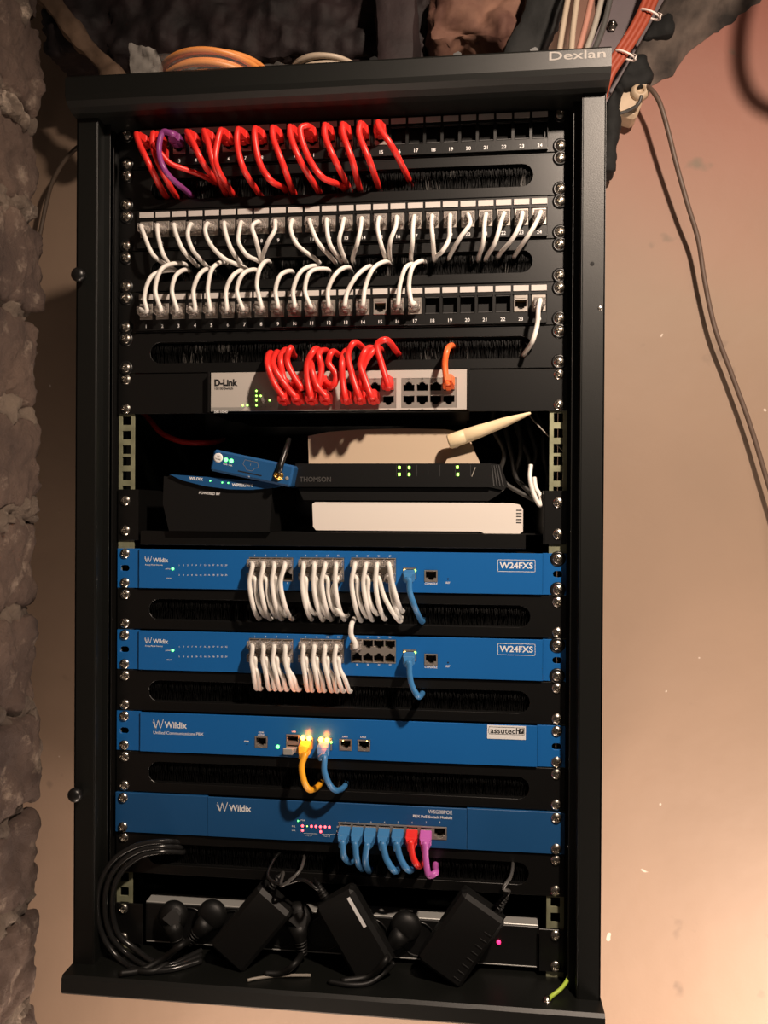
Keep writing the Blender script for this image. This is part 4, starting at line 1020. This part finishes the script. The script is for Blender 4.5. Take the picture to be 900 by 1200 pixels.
def power_plug(px, py, ang, label, cordpix, dirx):
    c = at(px, py, -20)
    t = thing('power_plug', label, 'power plug', (c.x, YP - 1.5, c.z), 'power plugs in the strip')
    T = Matrix.Rotation(math.pi / 2, 4, 'X')
    mb = MB(); mb.lathe([(15, 0), (16, 2), (16, 8), (13, 12), (7, 14.5), (.3, 15)], K_ADP, T, 24); mb.build('body', t)
    mb = MB(); d = Vector((math.cos(ang), 0, math.sin(ang)))
    mb.tube([d * 4 + Vector((0, -11, 0)), d * 14 + Vector((0, -11, 0)), d * 22 + Vector((0, -11, 0)), d * 38 + Vector((0, -9, 0))], [10, 9.5, 6.5, 4.4], K_ADP, 14)
    for k in range(5): q = d * (22 + k * 3.4) + Vector((0, -10.5, 0)); mb.tube([q, q + d * 1.6], [7.4 - k * .5, 7.4 - k * .5], K_ADP, 14)
    mb.build('strain_relief', t)
    mb = MB(); pts = [d * 36 + Vector((0, -9, 0))] + [rest(a, b, y, 3.5) - Vector((c.x, YP - 1.5, c.z)) for a, b, y in cordpix]
    mb.tube(spline(pts, 7), 3.4, K_ADP, 10); mb.build('cord', t)
    if dirx:
        mb = MB(); mb.prism([(2, 12), (8, 13), (12, 8), (11, -1), (6, -11), (1, -3), (-7, 3)], -18.5, -13, M_DGR if dirx == 1 else M_GRY, 'y'); mb.build('grey_patch', t)  # petal-shaped grey patch raised on the plug body
    return t
power_plug(196, 1083, math.radians(-75), 'black plug furthest left in the power strip', [(196, 1128, -30), (180, 1138, -15), (150, 1136, -10)], 1)
power_plug(242, 1082, math.radians(-130), 'black plug with a ribbed strain relief slanting down left, second in the strip', [(212, 1108, -36), (190, 1124, -34), (165, 1137, -26), (140, 1141, -14)], 0)
power_plug(345, 1085, math.radians(-80), 'black plug between the left and the middle adapter', [(345, 1130, -36), (330, 1140, -34), (310, 1141, -25)], 1)
power_plug(474, 1096, math.radians(-130), 'black plug between the middle and the right adapter', [(452, 1125, -36), (432, 1144, -30), (400, 1150, -16)], 0)
def adapter(px, py, ang, w, h, d, label, vents=0, sticker=False, cordpix=None):
    c = at(px, py, -18); c.z = max(c.z, zb_top + .6 + h / 2 * math.cos(ang) + w / 2 * abs(math.sin(ang)) - 3)
    t = thing('power_adapter', label, 'power adapter', (c.x, -18, c.z), 'power adapters over the strip', rot=(0, ang, 0))
    mb = MB(); mb.box(-w / 2, w / 2, -d / 2, d / 2 - 6, -h / 2, h / 2, K_ADP, 4.0); mb.box(-w / 2 + 3, w / 2 - 3, d / 2 - 6, d / 2, -h / 2 + 3, h / 2 - 3, K_ADP, 1)
    mb.box(-w / 2 - .25, w / 2 + .25, -1, -.3, -h / 2 - .25, h / 2 + .25, K_PLA)
    mb.build('housing', t)
    if vents:
        mb = MB()
        for k in range(vents): mb.box(w / 2 - 13, w / 2 - 5, -d / 2 - .5, -d / 2 + .2, -h / 2 + 8 + k * 8, -h / 2 + 9.8 + k * 8, K_PLA, .3)
        mb.build('vent', t)
    if sticker:
        mb = MB(); mb.box(w / 2 - 9, w / 2 - 5.5, -d / 2 - .3, -d / 2, h / 2 - 40, h / 2 - 6, M_TXT); mb.build('sticker', t)
    # strain relief and cord at the top end
    Ri = Matrix.Rotation(-ang, 3, 'Y'); lx = w * (.28 if vents else -.25)
    mb = MB(); b0 = Vector((lx, -2, h / 2 - 1))
    mb.tube([b0, b0 + Vector((0, 0, 4)), b0 + Vector((0, 0, 20))], [4.6, 4.4, 2.6], K_ADP, 12)
    for k in range(5): q = b0 + Vector((0, 0, 4 + k * 3.2)); mb.tube([q, q + Vector((0, 0, 1.5))], [5.2 - k * .45] * 2, K_ADP, 12)
    mb.build('strain_relief', t)
    mb = MB(); pts = [b0 + Vector((0, 0, 18)), b0 + Vector((0, 0, 24))] + [Ri @ (at(a, b, y) - c) for a, b, y in cordpix]
    mb.tube(spline(pts, 7), 1.7, M_GRY if not sticker else K_PLA, 8); mb.build('cord', t)
    return t
adapter(297, 1089, math.radians(39), 45, 84, 28, 'black power adapter leaning right, leftmost of the three', cordpix=[(330, 1038, -46), (350, 1022, -40), (356, 1008, -20), (356, 1003, 5)])
adapter(417, 1098, math.radians(-31), 45, 86, 28, 'black power adapter with a slim white sticker, middle of the three', sticker=True, cordpix=[(372, 1042, -46), (355, 1031, -40), (330, 1036, -36), (314, 1027, -30), (322, 1006, -10), (332, 996, 10)])
adapter(541, 1098, math.radians(33), 51, 86, 28, 'black power adapter with a row of vents, rightmost of the three', vents=8, cordpix=[(590, 1040, -44), (598, 1028, -34), (601, 1014, -10), (600, 1010, 10)])
# coil of black cable at the lower left
for k, (dx, dy, lab) in enumerate(((0, 0, 'outermost glossy black loop of the coil at the lower left'), (9, 6, 'middle glossy black loop of the coil at the lower left'), (18, 12, 'innermost glossy black loop of the coil at the lower left'))):
    run('power_cable', lab, 'cable', [(212 + k * 2, 987 + dy, 2), (190, 986 + dy, -14), (160 + dx * .3, 991 + dy, -20), (134 + dx * .6, 1007 + dy, -24), (117 + dx, 1035, -26), (114 + dx, 1070, -26 + k * 3), (122 + dx, 1100 - dy * .3, -24 + k * 3), (140 + dx, 1124 - dy, -18), (165 + dx, 1137 - dy * .7, -6 + k * 6), (200, 1136 - dy * .5, 4), (236, 1126 - dy, 26)], 3.0, M_KCRD, 'loops of the black cable coil')
run('power_cable', 'pale grey cord lying on the cabinet floor in front of the left adapter', 'cable', [(290, 1149, -20), (298, 1147, -30), (320, 1144, -34), (342, 1143, -34), (364, 1143, -28)], 1.6, M_LGR)
run('power_cable', 'black cord lying on the cabinet floor below the middle adapter', 'cable', [(385, 1150, -26), (410, 1154, -34), (432, 1152, -34), (450, 1140, -28), (462, 1128, -26)], 2.6, K_ADP)
g0 = [(668, 1139, -8), (664, 1150, -20), (656, 1160, -30), (647, 1167, -36), (643, 1171, -40)]
t0_ = at(*g0[0]); t = thing('earth_wire', 'green and yellow earth wire bolted to the cabinet floor at the lower right', 'wire', t0_)
mb = MB(); mb.tube(spline([rest(*q, 2) - t0_ for q in g0], 8), 2.0, M_GY, 10); mb.build('wire', t)
e = rest(641, 1173, -20, 0) - t0_
mb = MB(); mb.lathe([(5, 0), (5, 1.2), (3.4, 1.2), (3.4, 4), (.3, 4.2)], M_SCR, Matrix.Translation((e.x, e.y, zb_top - t0_.z)) , 6); mb.tube([rest(*g0[-1], 2) - t0_, e + Vector((0, 0, 2))], [2.4, 2.4], M_SCR, 8); mb.build('ring_terminal', t)
# perforations on the cabinet back at the lower left
mb = MB()
for k in range(5): a = at(193 - k * 0.8, 1021 + k * 3.4, 60); mb.box(a.x - 6, a.x + 6, 370, 371, a.z, a.z + 1, M_DGR)

# ------------------------------------------------------------------ on top of the cabinet
def coil(name, label, cat, cx, cy, rx, ry, z0, turns, rc, m, part, seed=1, tilt=0):
    random.seed(seed); t = thing(name, label, cat, (cx, cy, z0))
    for k in range(turns):
        mb = MB(); a = rx * random.uniform(.86, 1.05); b = ry * random.uniform(.86, 1.0); h0 = rc + k * rc * 1.25; ph = random.uniform(0, 6)
        pts = [Vector((a * math.cos(q), b * math.sin(q), h0 + rc * .5 * math.sin(q * 2 + ph) + rc * .6)) for q in [2 * math.pi * j / 48 for j in range(49)]]
        mb.tube(pts, rc, m, 10, cap=False); mb.build(part, t)
    return t
pA = at(240, 78, -20)
coil('cable_coil', 'coil of orange cable in a clear bag on top of the cabinet', 'cable coil', pA.x, 18, 56, 60, zc_top, 7, 3.4, M_OCAB, 'loop', 4)
pB = at(370, 72, -20)
coil('cable_coil', 'coil of white cable on top of the cabinet, right of the orange one', 'cable coil', pB.x + 6, 22, 44, 58, zc_top, 6, 2.9, M_CRM, 'loop', 9)
# clear bag: a crumpled shell around the orange coil
mb = MB(); vs = []; fs = []; nu, nv = 44, 14
for i in range(nu + 1):
    for j in range(nv + 1):
        th = 2 * math.pi * i / nu; f = j / nv
        w_ = noise.noise(Vector((math.cos(th) * 2, math.sin(th) * 2, f * 3))) * 6
        R_ = (1 - f ** 4 * .95); up_ = 36 * math.sin(f * math.pi / 2) + (16 * f if abs(th - math.pi) < .7 else 0)
        vs.append(((66 + w_) * R_ * math.cos(th) - (14 * f if abs(th - math.pi) < .9 else 0), (67 + w_ * .6) * R_ * math.sin(th), 1 + up_ + w_ * .3 * f))
for i in range(nu):
    for j in range(nv): fs.append((i * (nv + 1) + j, (i + 1) * (nv + 1) + j, (i + 1) * (nv + 1) + j + 1, i * (nv + 1) + j + 1))
mb.add(vs, fs, M_BAG, True)
F = [(-74, -46, 1), (-30, -54, 1), (-44, -52, 36), (0, 0, 0), (-78, -42, 50)]; fv = []
for a_ in range(9):
    for b_ in range(9):
        u, v = a_ / 8, b_ / 8; p = (Vector(F[0]).lerp(Vector(F[4]), v)).lerp(Vector(F[1]).lerp(Vector(F[2]), v), u)
        fv.append(p + Vector((0, 7 * noise.noise(Vector((u * 5, v * 5, 2))), 2 * noise.noise(Vector((u * 4, v * 4, 9))))))
mb.add(fv, [(i * 9 + j, i * 9 + j + 1, (i + 1) * 9 + j + 1, (i + 1) * 9 + j) for i in range(8) for j in range(8)], mat('creased clear plastic', (0.75, 0.70, 0.64), 0.15, alpha=0.30, spec=0.9, bump=0.6, bscale=70), True)
o = mb.build('plastic_bag', None, (pA.x - 4, 18, zc_top)); tag(o, 'crumpled clear plastic bag around the orange cable coil on the cabinet', 'plastic bag')
mb = MB(); rough(mb, (0, 0, 9), (30, 30, 8), M_BAG, 4, 7, 7, .06, 3)
pC = at(322, 70, 0); o = mb.build('plastic_bag', None, (pC.x, 0, zc_top)); tag(o, 'dark crumpled plastic wrap between the orange and the white coil', 'plastic bag')
# dark rubble, old wood and brick above the cabinet
def block(name, label, cat, pxs, Y, depth, m, amp=10, step=9, rnd=14, seed=1, kind=None):
    """lumpy block whose front polygon corners are seen at these pixels"""
    (xa, ya), (xb, yb), half = pxs
    A, B = at(xa, ya, Y), at(xb, yb, Y); c = (A + B) / 2; L = (B - A).length; ang = -math.atan2(B.z - A.z, B.x - A.x)
    mb = MB(); rough(mb, (0, 0, 0), (L / 2, depth / 2, half), m, step, rnd, amp, .02, seed)
    o = mb.build(name, None, (c.x, Y + depth / 2, c.z)); o.rotation_euler = (0, ang, 0)
    if kind: o['kind'] = kind
    else: tag(o, label, cat)
    return o
block('wall_upper', '', '', ((60, -120), (520, -120), 215), 215, 160, M_DWD, 18, 6, 20, 5, 'structure')
block('wooden_plank', 'split pale wooden plank slanting behind the upper left corner of the cabinet', 'plank', ((38, -25), (140, 100), 13), 190, 22, M_WOOD, 7, 5, 6, 2)
block('wooden_beam', 'sooty upright beam end above the middle of the cabinet', 'beam', ((463, -420), (463, 90), 26), 170, 60, M_DWD, 5, 8, 8, 8)
block('old_brick', 'rough brown brick lit from below above the cabinet, right of the beam', 'brick', ((500, 12), (640, 4), 40), 190, 70, M_REDST, 20, 6, 22, 6)
block('wooden_beam', 'black slanting beam right of the brown brick', 'beam', ((600, 95), (745, -260), 24), 160, 45, M_FOAM, 8, 8, 10, 12)
# small clips and pieces on the cabinet top
for px, lab in ((438, 'small black clip on the cabinet top, below the upright beam'), (536, 'small grey clip on the cabinet top, below the brown brick'), (626, 'small grey clip on the cabinet top, below the slanting beam')):
    p = at(px, 60, -30); mb = MB(); mb.prism([(-9, 0), (9, 0), (9, 3), (4, 3), (4, 16), (1, 18), (-4, 16), (-4, 3), (-9, 3)], 0, 10, M_DGR if px != 438 else K_PLA)
    o = mb.build('cable_clip', None, (p.x, -30, zc_top)); tag(o, lab, 'clip', 'clips on the cabinet top')
# cables running up to the right
vc = [((653, 75), (660, 30), (672, -30), M_CRM, 'leftmost cream cable running up from the cabinet top'), ((668, 75), (672, 30), (682, -30), M_CRM, 'second cream cable running up from the cabinet top'),
      ((674, 75), (686, 30), (700, -30), M_PNK, 'pinkish cable running up between cream and grey ones'), ((682, 75), (697, 30), (712, -30), M_LGR, 'light grey cable right of the pinkish one'),
      ((690, 75), (706, 35), (722, -30), M_GRY, 'dark grey cable rightmost in the bundle above the cabinet')]
for a, b, c, m, lab in vc:
    run('network_cable', lab, 'cable', [(a[0] - 4, 95, 70), (a[0], a[1], 75), (b[0], b[1], 90), (c[0], c[1], 110), (c[0] + 20, -90, 130), (c[0] + 75, -360, 150)], 3.4, m, 'cables rising above the cabinet')
# metal plate with bolt
A = [at(px, py, 250) for px, py in ((660, 130), (705, 130), (935, -280), (835, -280))]
t = thing('metal_plate', 'slanting dusty grey metal plate with a bolt above the right corner of the cabinet', 'metal plate', (A[0].x, 250, A[0].z))
mb = MB(); mb.prism([(p.x - A[0].x, p.z - A[0].z) for p in A], 0, 5, M_MET); mb.build('sheet', t)
p = at(717, 31, 248); mb = MB(); T = Matrix.Translation((p.x - A[0].x, -.5, p.z - A[0].z)) @ Matrix.Rotation(math.pi / 2, 4, 'X')
mb.lathe([(7, 0), (7, 5), (3.4, 5), (3.4, 12), (.3, 12.5)], M_SCR, T, 6); mb.build('bolt', t)
# red orange bundle with ties
oc = [(0, 'left'), (6, 'middle'), (12, 'right')]
for d, wh in oc:
    run('network_cable', f'red orange cable running diagonally up at the upper right, {wh} of the three', 'cable', [(690 + d, 135, 180), (704 + d, 90, 185), (722 + d, 62, 190), (742 + d, 30, 195), (756 + d, 0, 200), (775 + d, -60, 205), (880 + d, -400, 215)], 4.0, M_ORC, 'red orange cables')
for px, py, lab in ((733, 65, 'lower pale cable tie around the red orange cables'), (762, 17, 'upper pale cable tie around the red orange cables')):
    c = at(px, py, 188 if py > 40 else 196); mb = MB()
    ax = Vector((.45, 0, .89)); u_ = Vector((.89, 0, -.45)); v_ = Vector((0, 1, 0))
    pts = [u_ * 13.5 * math.cos(q) + v_ * 6.5 * math.sin(q) for q in [2 * math.pi * k / 24 for k in range(25)]]
    mb.tube(pts, 1.3, M_TIE, 8, cap=False); mb.tube([Vector((8, -6, -2)), Vector((12, -9, -6)), Vector((9, -12, -12))], .8, M_TIE, 6)
    o = mb.build('cable_tie', None, c); tag(o, lab, 'cable tie', 'ties on the red orange cables')
# ragged top edge of the right wall
A1 = [(700, 190), (716, 165), (728, 148), (742, 128), (758, 104), (790, 84), (815, 52), (842, 36), (868, 16), (905, -8), (980, -60), (1100, -130), (1300, -190)]
mb = MB(); Yr = WY - 6; pts = [at(px, py, Yr) for px, py in A1]; n = len(pts); rows = 26; vs = []; fs = []
fine = spline(pts, 5); nn = len(fine)
for i, p in enumerate(fine):
    for j in range(rows + 1):
        f = j / rows; zz_ = p.z + f * (620 - p.z); q = Vector((p.x, 0, zz_))
        am = 16 * noise.noise(q * .018) + 9 * noise.noise(q * .05) + 4 * noise.noise(q * .13)
        rim = min(1, f * rows / 2)
        vs.append((p.x + (1 - rim) * 5 * noise.noise(Vector((p.x * .08, 3, 0))), WY - 2 - rim * (16 + am), zz_ + (1 - rim) * 6 * noise.noise(Vector((p.x * .07, 0, 0)))))
for i in range(nn - 1):
    for j in range(rows): fs.append((i * (rows + 1) + j, (i + 1) * (rows + 1) + j, (i + 1) * (rows + 1) + j + 1, i * (rows + 1) + j + 1))
mb.add(vs, fs, M_RUB, True); o = mb.build('trim_1'); o['kind'] = 'structure'
block('insulation_foam', 'blackish lump of foam between the rubble and the orange cables', 'insulation', ((752, 34), (790, 26), 17), 352, 20, M_FOAM, 9, 5, 8, 14)
block('insulation_foam', 'dark foam lump above the beige junction box', 'insulation', ((722, 92), (762, 78), 22), 335, 30, M_FOAM, 9, 5, 10, 17)
block('insulation_foam', 'tall dark foam lump squeezed between the cabinet and the junction box', 'insulation', ((712, 200), (722, 96), 12), 330, 40, M_FOAM, 7, 5, 9, 19)
# junction box with the wall cable
c = at(741, 112, 345)
t = thing('junction_box', 'small old beige junction box on the wall beside the upper right corner', 'junction box', (c.x, 345, c.z), rot=(0, .35, 0))
mb = MB(); mb.box(-19, 17, 0, 36, -30, 28, M_BOXB, 5); mb.build('housing', t)
mb = MB(); mb.lathe([(14, 0), (13, 6), (10, 9), (6, 10), (5.8, 3), (.3, 3)], M_BOXB, Matrix.Translation((8, .5, 8)) @ Matrix.Rotation(math.pi / 2, 4, 'X'), 24); mb.build('boss', t)
run('wall_cable', 'long brownish cable hanging in a curve down the right wall', 'cable', [(752, 100, 350), (762, 104, 334), (772, 118, 328), (782, 150, 328), (792, 190, 334), (806, 240, 341), (818, 280, 348), (826, 330, 354), (838, 385, 358), (858, 440, 361), (878, 495, 361), (895, 550, 361), (920, 640, 361), (932, 760, 366), (940, 1000, 370), (936, 1400, 372), (930, 1900, 372)], 3.4, mat('brown grey cable', (0.12, 0.08, 0.06), 0.5), None)
run('wall_cable', 'thin dark cord curling from the junction box behind the cabinet', 'cable', [(752, 112, 330), (748, 122, 332), (735, 130, 338), (716, 137, 342), (700, 150, 345), (690, 180, 350)], 2.4, M_GRY, None)
run('wall_cable', 'brown looped cable behind the cabinet at the upper left', 'cable', [(110, 165, 330), (92, 172, 330), (76, 188, 332), (62, 212, 338), (54, 240, 345), (46, 280, 345)], 3.2, mat('dull brown cable', (0.10, 0.07, 0.05), 0.6), None)

Lp = Vector((545, -750, 360)); P3 = []  # unseen hose loop, shaped back from its wall shadow towards the lamp
for q in ((900, -420), (896, -160), (876, -10), (867, 40), (868, 85), (882, 115), (910, 132), (950, 138), (985, 120), (1000, 60), (1005, -60), (1010, -420)):
    w_ = at(q[0], q[1], WY); P3.append(Lp + (w_ - Lp) * ((60 - Lp.y) / (WY - Lp.y)))
mb = MB(); mb.tube(spline([p - P3[0] for p in P3], 8), 9, K_PLA, 12)
tag(mb.build('unseen_hose', None, P3[0]), 'unseen thick black hose looping down at the upper right, shaped for its wall shadow', 'hose')
